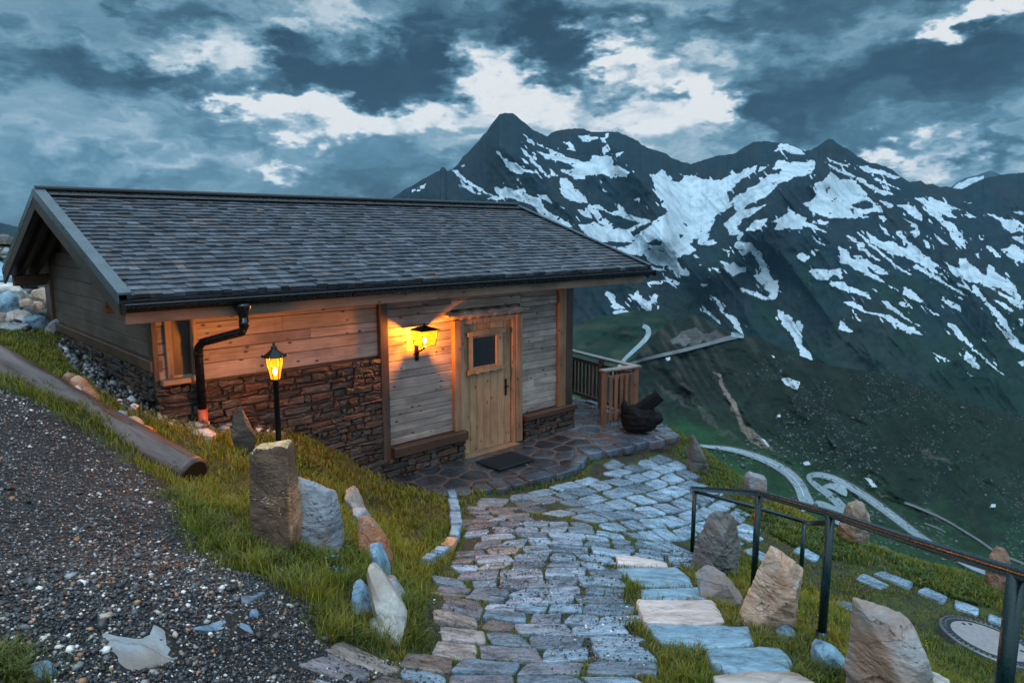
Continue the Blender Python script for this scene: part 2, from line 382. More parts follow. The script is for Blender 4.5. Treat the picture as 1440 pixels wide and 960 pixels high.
# ================================================================== FAR MOUNTAINS
def lut(pts, x):
    p = np.array(pts, float); return np.interp(x, p[:, 0], p[:, 1])
def rays(X, Y_):
    return X - 720.0, 1000 * CP + (480 - Y_) * SP, -1000 * SP + (480 - Y_) * CP
def Pn(X, Y_, D):
    a, b, c = rays(X, Y_); t = D / b; return np.stack([a * t, D + 0 * t, c * t + CZ], -1)
SKYL = [(-900,290),(-200,335),(-60,318),(0,313),(18,317),(36,321),(60,332),(100,345),(200,350),(300,340),(480,306),(540,285),(556,276),(570,266),(585,258),(600,249),(612,242),(618,240),(621,235),(626,236),(629,240),(636,238),(645,230),(652,220),(660,212),(666,206),(672,200),(678,192),(684,186),(690,176),(697,167),(702,161),(712,159),(722,160),(730,167),(738,173),(752,184),(762,188),(770,192),(775,187),(790,182),(808,181),(820,182),(832,185),(850,186),(868,186),(878,189),(888,195),(898,199),(902,204),(915,209),(925,212),(932,214),(945,222),(958,227),(972,231),(985,226),(1000,221),(1012,219),(1030,217),(1038,213),(1047,206),(1060,200),(1075,198),(1086,199),(1097,201),(1108,202),(1120,207),(1132,213),(1137,211),(1141,212),(1146,207),(1150,205),(1158,200),(1165,195),(1171,196),(1180,203),(1195,212),(1207,220),(1222,228),(1240,232),(1256,240),(1266,248),(1280,256),(1290,254),(1296,255),(1302,259),(1312,259),(1322,263),(1332,262),(1342,265),(1352,266),(1362,261),(1378,254),(1392,249),(1405,246),(1440,243),(1520,250),(1700,290),(2100,330)]
SNOW = {
(560,150): [
 [(750,335),(795,350),(815,405),(900,435),(985,480),(1060,500),(1065,518),(980,500),(965,525),(920,520),(860,480),(820,420)],
 [(415,495),(450,500),(530,560),(640,640),(740,690),(805,705),(800,735),(690,720),(735,705),(620,650),(520,590)],
 [(465,600),(510,610),(590,655),(640,670),(655,692),(590,675),(520,640)],
 [(740,620),(800,640),(840,620),(920,655),(975,635),(985,680),(1060,700),(1100,710),(1140,790),(1220,850),(1280,885),(1240,890),(1150,870),(1090,830),(1060,780),(960,735),(880,710),(810,710),(770,680)],
 [(950,315),(980,340),(1060,415),(1120,480),(1195,550),(1170,555),(1100,500),(1040,430),(985,370)],
 [(1060,670),(1100,690),(1150,690),(1210,760),(1160,745),(1100,710)],[(1000,250),(1040,260),(1070,310),(1020,280)],[(975,210),(1000,220),(1020,245),(995,235)],
 [(1075,280),(1110,290),(1150,330),(1110,310)],[(1080,345),(1130,365),(1180,370),(1240,400),(1340,400),(1440,430),(1440,500),(1380,480),(1320,440),(1240,420),(1150,405)],
 [(1150,305),(1200,345),(1260,370),(1330,395),(1300,410),(1200,375)],[(1285,275),(1330,290),(1360,310),(1388,350),(1340,320)],
 [(140,655),(180,620),(220,600),(205,630),(165,655)],[(470,465),(500,450),(520,452),(505,468)],[(100,662),(130,642),(132,655)],[(40,690),(66,676),(70,684)],
 [(1255,560),(1320,560),(1360,600),(1330,640),(1400,650),(1440,690),(1440,745),(1340,720),(1280,680),(1255,640),(1290,620)],
 [(960,400),(1000,420),(1030,445),(990,440)],[(916,545),(940,575),(962,610),(935,590)],[(1175,485),(1210,505),(1240,540),(1190,540)],[(1255,770),(1300,800),(1280,803)],[(1380,800),(1440,820),(1440,850)]],
(780,170): [
 [(180,120),(260,110),(350,120),(330,145),(270,165),(215,155)],[(360,180),(395,110),(425,100),(400,145)],[(65,165),(110,165),(150,190),(168,238),(120,215)],
 [(290,265),(370,280),(440,270),(460,340),(510,350),(540,380),(585,405),(560,435),(480,440),(400,425),(330,420),(260,420),(225,435),(240,460),(160,450),(100,410),(50,380),(60,370),(130,380),(160,350),(110,330),(40,290),(0,280),(0,240),(60,260),(130,290),(200,320),(280,320)],
 [(365,210),(400,195),(430,185),(395,215),(420,235),(390,250)],[(475,280),(480,250),(540,235),(500,265)],
 [(40,470),(90,470),(150,510),(150,560),(230,590),(265,640),(200,640),(130,620),(80,590),(50,550)],
 [(735,410),(775,420),(835,380),(880,410),(920,470),(985,480),(1000,430),(960,400),(1040,425),(1090,430),(1115,390),(1110,440),(1150,460),(1250,465),(1310,450),(1370,420),(1440,410),(1440,470),(1380,520),(1350,560),(1360,640),(1420,650),(1300,710),(1230,760),(1170,820),(1100,920),(1060,942),(640,942),(620,900),(690,870),(760,800),(860,740),(870,700),(830,640),(790,560),(770,480)],
 [(480,640),(520,660),(560,720),(640,750),(720,760),(760,790),(700,870),(620,900),(600,880),(600,830),(660,800),(560,760),(470,740),(400,700),(300,690),(260,660),(340,650),(380,690),(440,710),(500,690)],
 [(185,810),(260,810),(330,800),(300,830),(450,820),(540,860),(600,930),(640,942),(330,942),(270,900),(210,850)],[(160,685),(230,700),(300,760),(240,745)],
 [(260,660),(340,700),(400,770),(460,800),(420,830),(350,790),(280,720)],[(0,740),(60,765),(30,780),(150,835),(100,850),(0,800)],[(380,520),(410,550),(390,545)],[(620,610),(655,600),(655,640)],[(700,650),(745,690),(720,680)],[(350,455),(380,490),(360,480)]],
(720,300): [
 [(520,90),(600,80),(640,60),(700,100),(800,110),(880,130),(940,110),(990,80),(1100,60),(1200,0),(1440,0),(1440,190),(1380,230),(1440,290),(1400,310),(1330,330),(1280,350),(1300,400),(1350,440),(1405,465),(1370,490),(1300,470),(1250,440),(1130,400),(1060,370),(1030,330),(980,320),(935,325),(940,370),(975,385),(900,350),(830,300),(760,265),(860,260),(930,235),(975,200),(900,210),(800,190),(740,160),(720,190),(740,230),(650,210),(580,150)],
 [(205,0),(300,10),(390,40),(480,110),(460,130),(400,100),(360,50),(250,30)],[(1085,405),(1150,430),(1205,455),(1110,440)],[(1045,545),(1120,530),(1240,515),(1310,545),(1280,560),(1200,535),(1100,560)],
 [(715,625),(750,605),(800,650),(810,690),(880,740),(955,820),(880,830),(840,800),(770,770),(800,745),(765,720),(790,700)],
 [(900,615),(950,640),(970,590),(1010,650),(1050,690),(1080,680),(1110,620),(1140,640),(1130,680),(1085,710),(1090,760),(1140,800),(1060,780),(1000,720)]],
(960,180): [
 [(590,280),(560,340),(470,400),(410,430),(380,480),(360,500),(340,440),(380,400),(440,360),(500,310)],[(760,115),(830,120),(920,170),(965,210),(880,205),(820,190),(790,165),(705,190),(740,150)],
 [(740,250),(800,260),(920,270),(1000,250),(1035,280),(1030,310),(980,360),(930,375),(860,370),(830,400),(750,440),(700,490),(640,540),(570,570),(600,530),(540,540),(470,510),(520,470),(600,430),(660,380),(720,350),(790,320),(690,320),(730,270)],
 [(580,345),(610,310),(665,285),(640,320)],
 [(470,500),(560,540),(680,510),(560,580),(500,600),(460,640),(560,620),(665,590),(600,640),(500,690),(460,710),(430,780),(470,820),(450,870),(520,910),(575,942),(430,942),(400,920),(440,870),(420,830),(370,830),(325,740),(380,700),(420,660),(420,600),(360,590),(430,510)],
 [(240,700),(250,720),(220,780),(180,830),(220,820),(190,880),(240,870),(270,905),(200,910),(70,900),(130,830),(190,750)],[(490,805),(560,720),(665,705),(640,750),(560,800)],
 [(825,600),(835,640),(900,670),(960,710),(965,740),(1040,760),(1140,830),(1040,790),(940,770),(930,790),(830,780),(770,795),(710,790),(745,740),(710,725),(780,690),(820,660)],
 [(1045,715),(1130,725),(1140,750),(1060,745)],
 [(1150,340),(1200,380),(1280,410),(1350,410),(1370,450),(1440,510),(1440,560),(1350,570),(1310,620),(1250,660),(1440,690),(1440,700),(1240,700),(1130,700),(1070,680),(990,640),(940,590),(1010,570),(1040,520),(1030,430),(1100,400)],
 [(1095,225),(1180,250),(1290,300),(1250,300),(1150,260)],[(1090,250),(1200,310),(1300,350),(1390,400),(1440,420),(1440,440),(1380,420),(1300,370),(1200,340)],[(1340,290),(1440,300),(1440,330)],[(975,825),(1050,870),(1130,930),(1050,890)]],
(960,340): [
 [(410,30),(450,0),(520,0),(575,50),(620,90),(615,130),(650,180),(665,230),(690,300),(740,300),(750,370),(730,430),(690,445),(640,450),(560,420),(490,390),(460,350),(520,380),(580,400),(650,430),(690,400),(640,360),(580,300),(540,270),(600,240),(600,190),(560,130),(530,70),(470,110),(440,80)],
 [(285,145),(340,160),(380,180),(400,150),(440,200),(500,200),(500,240),(420,250),(390,275),(350,240),(320,180)],[(300,55),(380,75),(350,80),(390,130)],[(225,195),(260,200),(315,245),(280,235)],
 [(205,405),(250,430),(310,490),(330,550),(420,600),(440,670),(485,725),(430,690),(360,600),(290,520)],[(120,465),(200,540),(260,590),(305,650),(260,625),(180,550)],
 [(735,520),(780,540),(850,590),(880,650),(920,720),(930,800),(990,870),(1010,930),(920,900),(910,830),(870,760),(790,660),(740,580)],[(0,200),(75,240),(50,270),(0,260)],[(880,110),(930,80),(990,120),(950,160)],
 [(990,230),(1050,205),(1140,225),(1230,210),(1255,250),(1170,260),(1130,300),(1040,290)],[(1140,320),(1200,305),(1260,320),(1300,350),(1380,380),(1440,400),(1440,440),(1350,400),(1240,370),(1160,350)],
 [(125,325),(200,330),(160,365)],[(1005,50),(1070,65),(1040,80)],[(1205,110),(1330,170),(1380,215),(1300,180),(1240,150)],[(1225,35),(1300,110),(1330,140),(1400,130),(1440,200),(1360,180),(1290,150),(1250,90)],
 [(1345,0),(1400,0),(1440,60),(1440,80)],[(890,610),(915,610),(945,660),(920,700),(890,660)],[(70,75),(140,130),(100,130)],[(110,160),(150,190),(125,185)]],
(1180,200): [
 [(0,280),(60,285),(130,300),(200,390),(250,440),(300,480),(340,550),(250,545),(200,560),(130,585),(0,590)],[(120,175),(200,195),(320,220),(400,250),(485,270),(440,290),(340,260),(220,230)],
 [(245,265),(330,300),(430,345),(520,385),(420,350),(300,310)],[(180,310),(260,330),(340,370),(440,405),(350,415),(260,370)],[(310,455),(380,465),(430,495),(410,520),(340,490)],
 [(450,490),(530,480),(600,520),(640,570),(655,610),(590,590),(520,540)],
 [(585,430),(650,430),(700,480),(740,500),(690,440),(670,410),(750,440),(830,470),(900,510),(960,530),(1040,550),(940,530),(860,520),(820,500),(880,560),(940,595),(860,580),(760,540),(800,590),(900,640),(960,720),(1000,830),(950,810),(880,760),(850,690),(790,620),(700,560),(665,525),(730,550),(650,480)],
 [(470,575),(530,610),(600,650),(630,700),(610,745),(540,690),(590,680),(550,630)],[(300,575),(350,570),(378,600),(350,620)],[(300,630),(360,670),(400,730),(350,715)],
 [(430,690),(470,680),(530,760),(600,820),(680,880),(740,942),(600,942),(530,890),(430,880),(330,830),(240,770),(205,690),(250,720),(330,780),(400,770),(450,800),(530,830),(480,750)],
 [(45,715),(110,740),(190,810),(260,880),(330,930),(240,890),(150,820)],[(130,690),(220,760),(330,860),(430,935),(380,920),(230,800)],[(0,810),(60,840),(100,900),(160,942),(0,942)],
 [(725,705),(780,740),(845,805),(790,780)],[(645,760),(690,770),(725,835),(680,810)],[(965,560),(1010,555),(1080,580),(1010,590)],
 [(1135,545),(1220,570),(1290,600),(1360,600),(1440,640),(1440,690),(1380,690),(1340,710),(1250,650),(1260,620)],[(1340,740),(1440,730),(1440,800),(1380,760)],[(1255,825),(1330,820),(1350,785),(1440,850),(1440,942),(1380,930),(1300,870)],
 [(1140,810),(1190,810),(1265,905),(1220,890)],[(945,455),(1035,480),(1010,485)],[(1045,870),(1085,860),(1105,915)],[(935,905),(980,905),(1020,942),(950,942)],[(1064,705),(1145,765),(1110,750)],[(1340,540),(1440,545),(1440,570)]],
(1180,360): [
 [(0,10),(60,30),(160,60),(120,0),(190,0),(260,60),(330,90),(390,140),(330,145),(290,130),(200,60),(230,110),(300,150),(350,210),(250,170),(130,100)],[(250,0),(330,40),(300,40)],[(350,0),(450,80),(575,150),(540,150),(420,80)],
 [(500,0),(690,0),(740,50),(815,100),(760,90),(700,70),(830,165),(720,110),(620,60)],[(575,90),(600,65),(650,90),(700,140),(770,150),(830,210),(920,260),(1030,315),(930,285),(820,220),(720,170),(660,130)],
 [(800,25),(850,60),(940,100),(940,15),(1000,50),(1060,90),(1150,155),(1150,70),(1200,90),(1230,130),(1300,180),(1360,220),(1400,300),(1440,350),(1440,415),(1380,390),(1290,330),(1200,260),(1100,210),(1000,190),(900,150),(860,90)],
 [(895,200),(960,220),(1020,265),(970,250)],[(1040,220),(1080,250),(1110,300),(1160,360),(1230,420),(1300,500),(1340,590),(1400,670),(1440,700),(1440,750),(1360,700),(1320,640),(1290,560),(1250,530),(1220,460),(1150,390),(1090,310),(1030,280)],
 [(485,290),(520,262),(570,265),(610,320),(680,360),(630,365),(560,330)],[(0,205),(45,205),(60,235),(120,250),(200,285),(260,345),(190,310),(110,285),(0,265)],
 [(30,360),(100,350),(160,380),(200,425),(300,445),(400,460),(480,520),(570,560),(680,625),(590,605),(480,570),(380,500),(290,460),(190,440),(110,400)],[(325,345),(360,345),(420,390),(500,450),(560,510),(665,555),(580,530),(470,460),(380,405)],
 [(465,360),(500,350),(555,380),(530,395),(480,385)],[(240,235),(350,305),(290,280)],[(770,320),(840,350),(880,345),(930,380),(955,435),(890,405)],[(880,300),(960,330),(950,350)],[(1200,340),(1290,370),(1375,430),(1340,435),(1250,380)],
 [(835,515),(900,535),(940,580),(990,640),(1030,700),(1100,760),(1180,830),(1300,940),(1200,870),(1080,760),(980,670),(880,570)],[(690,735),(780,770),(885,830),(800,795)],[(980,740),(1020,770),(1060,820),(1105,890),(1040,855),(980,800)],
 [(1385,820),(1440,810),(1440,860)],[(985,890),(1060,942),(1020,925)],[(0,500),(40,520),(100,600),(60,590),(0,570)],[(100,455),(180,495),(160,505)],[(655,390),(720,420),(795,465),(740,450)],[(1095,620),(1155,670),(1120,660)],[(1400,490),(1440,490),(1440,540)],[(380,225),(470,280),(400,250)]],
}
HOLES = {(720,300): [[(1050,235),(1130,195),(1170,215),(1160,250),(1090,250)],[(1035,275),(1085,270),(1080,290)],[(920,150),(1000,100),(1090,65),(1090,95),(1010,130),(950,185)],[(1320,65),(1385,95),(1350,105)],[(1295,165),(1345,170),(1320,205)],[(1130,265),(1190,305),(1150,300)],[(1380,230),(1440,200),(1440,290)]],
 (960,180): [[(1100,470),(1150,450),(1120,510)],[(1150,570),(1200,530),(1190,575)],[(1120,660),(1180,655),(1150,670)],[(680,430),(760,420),(700,445)]],
 (1180,200): [[(110,480),(180,450),(260,470),(270,510),(180,530),(100,500)],[(60,515),(130,520),(100,545)]],
 (1180,360): [[(1205,235),(1290,270),(1395,345),(1300,310),(1220,265)]]}
S_ = 260 / 1440.0
R_X0, R_Y0, R_S = -80, 140, .5                      # raster of the snow fields, half a pixel a cell
rw, rh = int((1480 - R_X0) / R_S), int((620 - R_Y0) / R_S)
RX, RY = np.meshgrid(R_X0 + np.arange(rw) * R_S, R_Y0 + np.arange(rh) * R_S)
wx = RX + (fbm(RX / 9, RY / 6, 3, 5, .68) - .5) * 9; wy = RY + (fbm(RX / 10, RY / 6, 9, 5, .68) - .5) * 6.5
smask = np.zeros(RX.shape, bool)
def stamp(poly, val):
    xs = [p[0] for p in poly]; ys = [p[1] for p in poly]
    i0 = max(0, int((min(xs) - 12 - R_X0) / R_S)); i1 = min(rw, int((max(xs) + 12 - R_X0) / R_S))
    j0 = max(0, int((min(ys) - 10 - R_Y0) / R_S)); j1 = min(rh, int((max(ys) + 10 - R_Y0) / R_S))
    if i1 <= i0 or j1 <= j0: return
    sub = inpoly(wx[j0:j1, i0:i1], wy[j0:j1, i0:i1], poly)
    if val: smask[j0:j1, i0:i1] |= sub
    else: smask[j0:j1, i0:i1] &= ~sub
for (ox, oy), ps in SNOW.items():
    for pl in ps: stamp([(ox + x * S_, oy + y * S_) for x, y in pl], True)
for (ox, oy), ps in HOLES.items():
    for pl in ps: stamp([(ox + x * S_, oy + y * S_) for x, y in pl], False)
for pl in ([(0,338),(8,336),(12,341),(6,346),(0,344)],[(-5,330),(3,331),(0,334)],[(22,334),(32,331),(26,340),(18,343)],[(22,322),(30,320),(32,326),(24,326)]): stamp(pl, True)
near_ = smask.astype(np.float32)
for _ in range(26): near_ = (near_ * 2 + np.roll(near_, 3, 0) + np.roll(near_, -3, 0) + np.roll(near_, 4, 1) + np.roll(near_, -4, 1)) / 6
fl_ = fbm((RX * .80 - RY * .60) / 3.4 + 40, (RX * .60 + RY * .80) / 17, 121, 4, .6); fl2 = fbm(RX / 5, RY / 3.2, 131, 4, .6)
smask |= (fl_ > .745 - .16 * near_) & (near_ > .05) & (RY > lut(SKYL, RX) + 8)
smask &= ~((fl2 > .69) & (near_ < .8))
sn = smask.astype(np.float32)
for _ in range(1):
    sn = (sn + np.roll(sn, 1, 0) + np.roll(sn, -1, 0) + np.roll(sn, 1, 1) + np.roll(sn, -1, 1)) / 5
def sample_snow(X, Y_):
    i = np.clip((X - R_X0) / R_S, 0, rw - 1.01); j = np.clip((Y_ - R_Y0) / R_S, 0, rh - 1.01)
    i0 = i.astype(int); j0 = j.astype(int); fi, fj = i - i0, j - j0
    v = sn[j0, i0] * (1 - fi) * (1 - fj) + sn[j0, i0 + 1] * fi * (1 - fj) + sn[j0 + 1, i0] * (1 - fi) * fj + sn[j0 + 1, i0 + 1] * fi * fj
    out = (X < -20) | (X > 1470) | ((X > 60) & (X < 540))
    alt = np.clip((fbm(X / 40, Y_ / 22, 31, 5) - .52) * 8, 0, 1)
    return np.where(out, alt, v)
def crestline(X, jag=1.6):
    s = lut(SKYL, X); return s + (fbm(X / 7.0, X * 0, 77, 4, .6) - .5) * 2 * jag
cols = np.concatenate([np.arange(-900, -30, 12.), np.arange(-30, 60, 2.5), np.arange(60, 540, 10.), np.arange(540, 1460, 1.0), np.arange(1460, 2100, 10.)])
NR = 400
vv = np.linspace(0, 1, NR)
def mountain_depth(X, Y_, v):
    D = 4300 - 2700 * v ** .85
    r = ridged((X * .77 - Y_ * .64) / 95, (X * .64 + Y_ * .77) / 300, 5, 5, .48)           # spurs running down to the right
    r2 = ridged(X / 60, Y_ / 80, 15, 5, .6)
    amp = np.minimum(1, v * 7 + .1)
    D = D - (330 + 0 * v) * (r - .45) * amp * (1 - .4 * v) - 90 * (r2 - .45) * amp * (1 - .5 * v)
    for (pts, wd, hgt) in (([(712,160),(735,215),(770,270),(800,330)], 45, 330), ([(880,190),(905,240),(925,300),(930,330)], 34, 420), ([(622,236),(625,290),(640,330)], 30, 200),
                           ([(1165,196),(1140,240),(1090,265),(1045,330),(1000,380)], 38, 420), ([(1280,256),(1330,330),(1400,430)], 55, 260), ([(1120,330),(1180,400),(1300,520)], 60, 260)):
        d = polydist(X, Y_, pts); D = D - hgt * np.exp(-(d / wd) ** 2) * amp
    return D
PX, V_ = np.meshgrid(cols, vv)
SK = crestline(PX)
PY = SK + V_ ** 1.05 * (650 - SK)
D = mountain_depth(PX, PY, V_)
verts = Pn(PX, PY, D)
back = Pn(PX[0], SK[0] , D[0]); 
rowsb = []
for k, (dd, dzz) in enumerate(((350, -260), (1100, -800), (2600, -1500))):
    b_ = back.copy(); b_[:, 1] += dd; b_[:, 2] += dzz; rowsb.append(b_)
allv = np.concatenate([np.stack(rowsb[::-1]), verts], 0)
sattr = sample_snow(PX, PY); sattr[:2] *= .3
n_h = fbm(PX / 60, PY / 40, 51, 5); gmix = np.clip((PY - 350) / 120 + (n_h - .5) * 2.4, 0, 1)
bmix = np.clip((fbm((PX - PY) / 50, (PX + PY) / 120, 61, 5) - .46) * 5, 0, 1)
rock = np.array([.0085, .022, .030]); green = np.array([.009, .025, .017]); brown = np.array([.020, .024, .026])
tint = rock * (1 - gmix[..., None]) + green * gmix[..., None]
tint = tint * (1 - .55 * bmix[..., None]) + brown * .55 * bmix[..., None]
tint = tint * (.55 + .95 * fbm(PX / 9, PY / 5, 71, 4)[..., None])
tfull = np.concatenate([np.repeat(tint[:1], 3, 0), tint], 0); sfull = np.concatenate([np.zeros((3, len(cols))), sattr], 0)
def snow_extra(G_, v, col):
    s = G_.n('ShaderNodeAttribute', attribute_name='snow').outputs['Fac']
    e = G_.m('ADD', s, G_.m('MULTIPLY', G_.m('SUBTRACT', G_.noise(v, .11, 6, .75), .5), .8))
    f = G_.maprange(e, .38, .56, 0, 1, True)
    dirt = G_.ramp(G_.noise(v, .012, 6, .65), [(.33, (.30, .37, .41)), (.50, (.44, .53, .58)), (.66, (.52, .61, .66))])
    return G_.mix(f, col, dirt)
M['mountain'] = tinted('alpine_rock_and_snow', .9, .02, .45, .6, 9.0, False, .1, snow_extra)
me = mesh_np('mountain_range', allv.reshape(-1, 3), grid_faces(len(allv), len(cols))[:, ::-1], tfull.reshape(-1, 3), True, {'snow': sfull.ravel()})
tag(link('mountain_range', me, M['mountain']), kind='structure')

# a further snowy summit behind the right shoulder
c2 = np.arange(1250, 1560, 3.); PX2, V2 = np.meshgrid(c2, np.linspace(0, 1, 40))
S2 = lut([(1250,300),(1325,272),(1336,264),(1348,255),(1358,250),(1372,247),(1386,242),(1393,240),(1402,243),(1412,248),(1430,255),(1560,300)], PX2)
PY2 = S2 + V2 * 60; D2 = 7600 - 1500 * V2 - 500 * ridged(PX2 / 40, PY2 / 20, 4) * np.minimum(1, V2 * 6)
sn2 = inpoly(PX2, PY2, [(1336,270),(1345,259),(1362,252),(1376,249),(1386,247),(1383,251),(1370,258),(1358,270)]).astype(float)
t2 = np.ones(PX2.shape + (3,)) * np.array([.035, .065, .085])
me = mesh_np('snowy_summit', Pn(PX2, PY2, D2).reshape(-1, 3), grid_faces(40, len(c2))[:, ::-1], t2.reshape(-1, 3), True, {'snow': sn2.ravel()})
tag(link('snowy_summit_hill', me, M['mountain']), kind='structure')

# ------------------------------------------------------------------ green hill behind the ridge, with a road climbing it
HS = [(500,520),(700,476),(803,459),(820,455),(840,446),(860,442),(880,439),(900,437),(918,437),(930,441),(945,452),(1000,470),(1100,500)]
c3 = np.arange(500, 1100, 2.5); PX3, V3 = np.meshgrid(c3, np.linspace(0, 1, 90))
S3 = lut(HS, PX3) + (fbm(PX3 / 9, PX3 * 0, 5, 3) - .5) * 1.5; PY3 = S3 + V3 * (600 - S3)
def hill_depth(X, Y_): 
    s = lut(HS, X); v = np.clip((Y_ - s) / (600 - s), 0, 1)
    return 1350 - 520 * v - 70 * (fbm(X / 45, Y_ / 30, 8, 4) - .5) * np.minimum(1, v * 8) - 40 * np.minimum(1, v * 8) * (ridged((X + Y_) / 60, (X - Y_) / 160, 3, 4) - .5)
g3 = fbm(PX3 / 30, PY3 / 14, 41, 5)
t3 = np.array([.009, .027, .017]) * (.55 + 1.0 * g3[..., None]) + np.array([.020, .014, .006]) * np.clip((fbm(PX3 / 20, PY3 / 9, 4, 5) - .52) * 6, 0, 1)[..., None]
M['hillgreen'] = tinted('alpine_turf_far', .9, .05, .5, .8, 4.0, False, .15)
tv = Pn(PX3, PY3, hill_depth(PX3, PY3)); bk = tv[:1].copy(); bk[..., 1] += 300; bk[..., 2] -= 160
me = mesh_np('green_hill', np.concatenate([bk, tv]).reshape(-1, 3), grid_faces(91, len(c3))[:, ::-1], np.concatenate([t3[:1], t3]).reshape(-1, 3), True)
tag(link('green_hill', me, M['hillgreen']), kind='structure')

# ------------------------------------------------------------------ dark ridge, its scree, and the valley below with the hairpin road
MS = [(300,760),(600,640),(800,572),(850,535),(885,507),(900,493),(912,478),(925,465),(938,456),(948,449),(960,446),(975,443),(988,446),(998,451),(1008,458),(1022,465),(1040,472),(1052,473),(1066,474),(1078,479),(1100,490),(1130,502),(1160,512),(1200,519),(1240,523),(1262,526),(1300,545),(1350,562),(1400,577),(1440,588),(1500,605),(1700,660),(1900,700)]
MF = [(300,860),(600,720),(800,612),(900,598),(1000,618),(1045,632),(1090,655),(1150,690),(1200,715),(1300,752),(1440,800),(1600,860),(1900,960)]
c4 = np.concatenate([np.arange(300, 780, 12.), np.arange(780, 1460, 1.6), np.arange(1460, 1900, 10.)])
NV1, NV2 = 170, 170
V4 = np.concatenate([np.linspace(0, 1, NV1, endpoint=False), 1 + np.linspace(0, 1, NV2)])
def mid_y(X, v):
    s = lut(MS, X) + (fbm(X / 6, X * 0, 15, 3) - .5) * 2.2; f = lut(MF, X)
    return np.where(v < 1, s + v * (f - s), f + (v - 1) * (1010 - f))
def mid_depth(X, Y_):
    s, f = lut(MS, X), lut(MF, X)
    v = np.clip((Y_ - s) / (f - s), 0, 1); w = np.clip((Y_ - f) / (1010 - f), 0, 1)
    crest = 720 + np.clip(X - 1000, 0, 900) * .55
    D = crest + (430 - crest) * v ** .95 - 300 * w ** .8
    a = np.minimum(1, v * 9 + .05) * (1 - np.clip((v - .85) / .15, 0, 1) * .75)
    xw = X + (fbm(X / 60, Y_ / 60, 31, 3) - .5) * 70; D = D - 60 * a * (fbm((xw * .8 - Y_ * .6) / 34, (xw * .6 + Y_ * .8) / 120, 23, 5, .5) - .5) - 26 * a * (ridged((xw * .8 - Y_ * .6) / 90, (xw * .6 + Y_ * .8) / 240, 25, 3, .4) - .5) - 9 * a * (fbm(X / 12, Y_ / 9, 29, 3) - .5)
    D = D - 22 * np.minimum(1, w * 6) * (1 - .6 * w) * (fbm(X / 50, Y_ / 26, 37, 5) - .5)
    return D
PX4, VV4 = np.meshgrid(c4, V4); PY4 = mid_y(PX4, VV4)
w4x = PX4 + (fbm(PX4 / 9, PY4 / 9, 81, 4) - .5) * 12; w4y = PY4 + (fbm(PX4 / 9, PY4 / 9, 85, 4) - .5) * 12
gr = fbm(PX4 / 26, PY4 / 14, 91, 5)
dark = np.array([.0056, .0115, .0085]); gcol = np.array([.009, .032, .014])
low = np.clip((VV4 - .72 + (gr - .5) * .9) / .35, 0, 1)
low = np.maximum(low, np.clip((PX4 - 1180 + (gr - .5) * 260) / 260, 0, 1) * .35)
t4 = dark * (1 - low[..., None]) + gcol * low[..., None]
streak = fbm((PX4 * .85 - PY4 * .52) / 5, (PX4 * .52 + PY4 * .85) / 60, 95, 4)
scr = np.clip((streak - .50) * 7, 0, 1) * np.clip(1.1 - VV4, 0, 1) * np.clip((1120 - PX4) / 200, 0, 1) * np.clip((PX4 - 830) / 60, 0, 1)
def lay(mask, col):
    global t4
    m_ = mask[..., None]; t4 = t4 * (1 - m_) + np.array(col) * m_
lay(np.clip((fbm((PX4 * .85 - PY4 * .52) / 9, (PX4 * .52 + PY4 * .85) / 70, 195, 5) - .50) * 6, 0, 1) * .5 * np.clip((PX4 - 1000) / 80, 0, 1), (.015, .020, .015))
lay(scr * .65, (.050, .045, .042))
for pl, c_, a_ in (([(1005,520),(1014,524),(1022,545),(1036,572),(1046,595),(1062,610),(1082,624),(1092,634),(1060,624),(1048,612),(1036,588),(1022,560)], (.15, .115, .095), .9),
                   ([(948,520),(953,522),(985,570),(1010,598),(1040,618),(1030,618),(990,590)], (.06, .055, .048), .5),
                   ([(940,480),(960,470),(975,478),(960,484)], (.13, .12, .12), .55), ([(955,468),(975,460),(992,468),(1010,466),(1022,474),(1000,480),(975,484)], (.12, .11, .11), .45),
                   ([(925,540),(960,560),(975,580),(940,560)], (.07, .06, .058), .4),
                   ([(1228,690),(1240,694),(1254,698),(1240,699)], (.14, .10, .08), .9), ([(1275,707),(1300,714),(1345,738),(1340,741)], (.10, .10, .10), .45), ([(1290,628),(1330,645),(1345,655),(1310,645)], (.07, .06, .05), .5)):
    lay(inpoly(w4x, w4y, pl) * a_, c_)
snow4 = np.zeros(PX4.shape)
for pl in ([(1098,532),(1110,531),(1126,537),(1120,549),(1104,541)],[(1070,616),(1074,617),(1083,626),(1080,628)],[(1216,671),(1222,672),(1235,684),(1226,684)],[(1130,650),(1138,648),(1140,653),(1132,654)],[(1084,499),(1090,503),(1088,505)],[(936,503),(942,502),(942,507),(937,507)],[(1094,582),(1097,582),(1097,586),(1093,586)],[(1393,709),(1399,708),(1400,713),(1392,713)]):
    snow4 = np.maximum(snow4, inpoly(PX4 + (w4x - PX4) * .25, PY4 + (w4y - PY4) * .25, pl))
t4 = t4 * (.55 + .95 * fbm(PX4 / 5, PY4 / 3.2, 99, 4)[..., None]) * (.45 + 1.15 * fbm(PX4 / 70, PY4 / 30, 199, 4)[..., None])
nr_ = np.exp(-(polydist(PX4, PY4, [(1000,630),(1110,668),(1180,720),(1290,760),(1440,830)]) / 45) ** 2)[..., None]; t4 = t4 * (1 - .45 * nr_) + np.array([.020, .060, .024]) * .45 * nr_ * (.5 + gr[..., None])
bf = np.clip((fbm(PX4 / 60, PY4 / 40, 57, 4) - .40) * 5, 0, 1) * np.clip((PX4 - 1060) / 60, 0, 1)   # where boulders lie
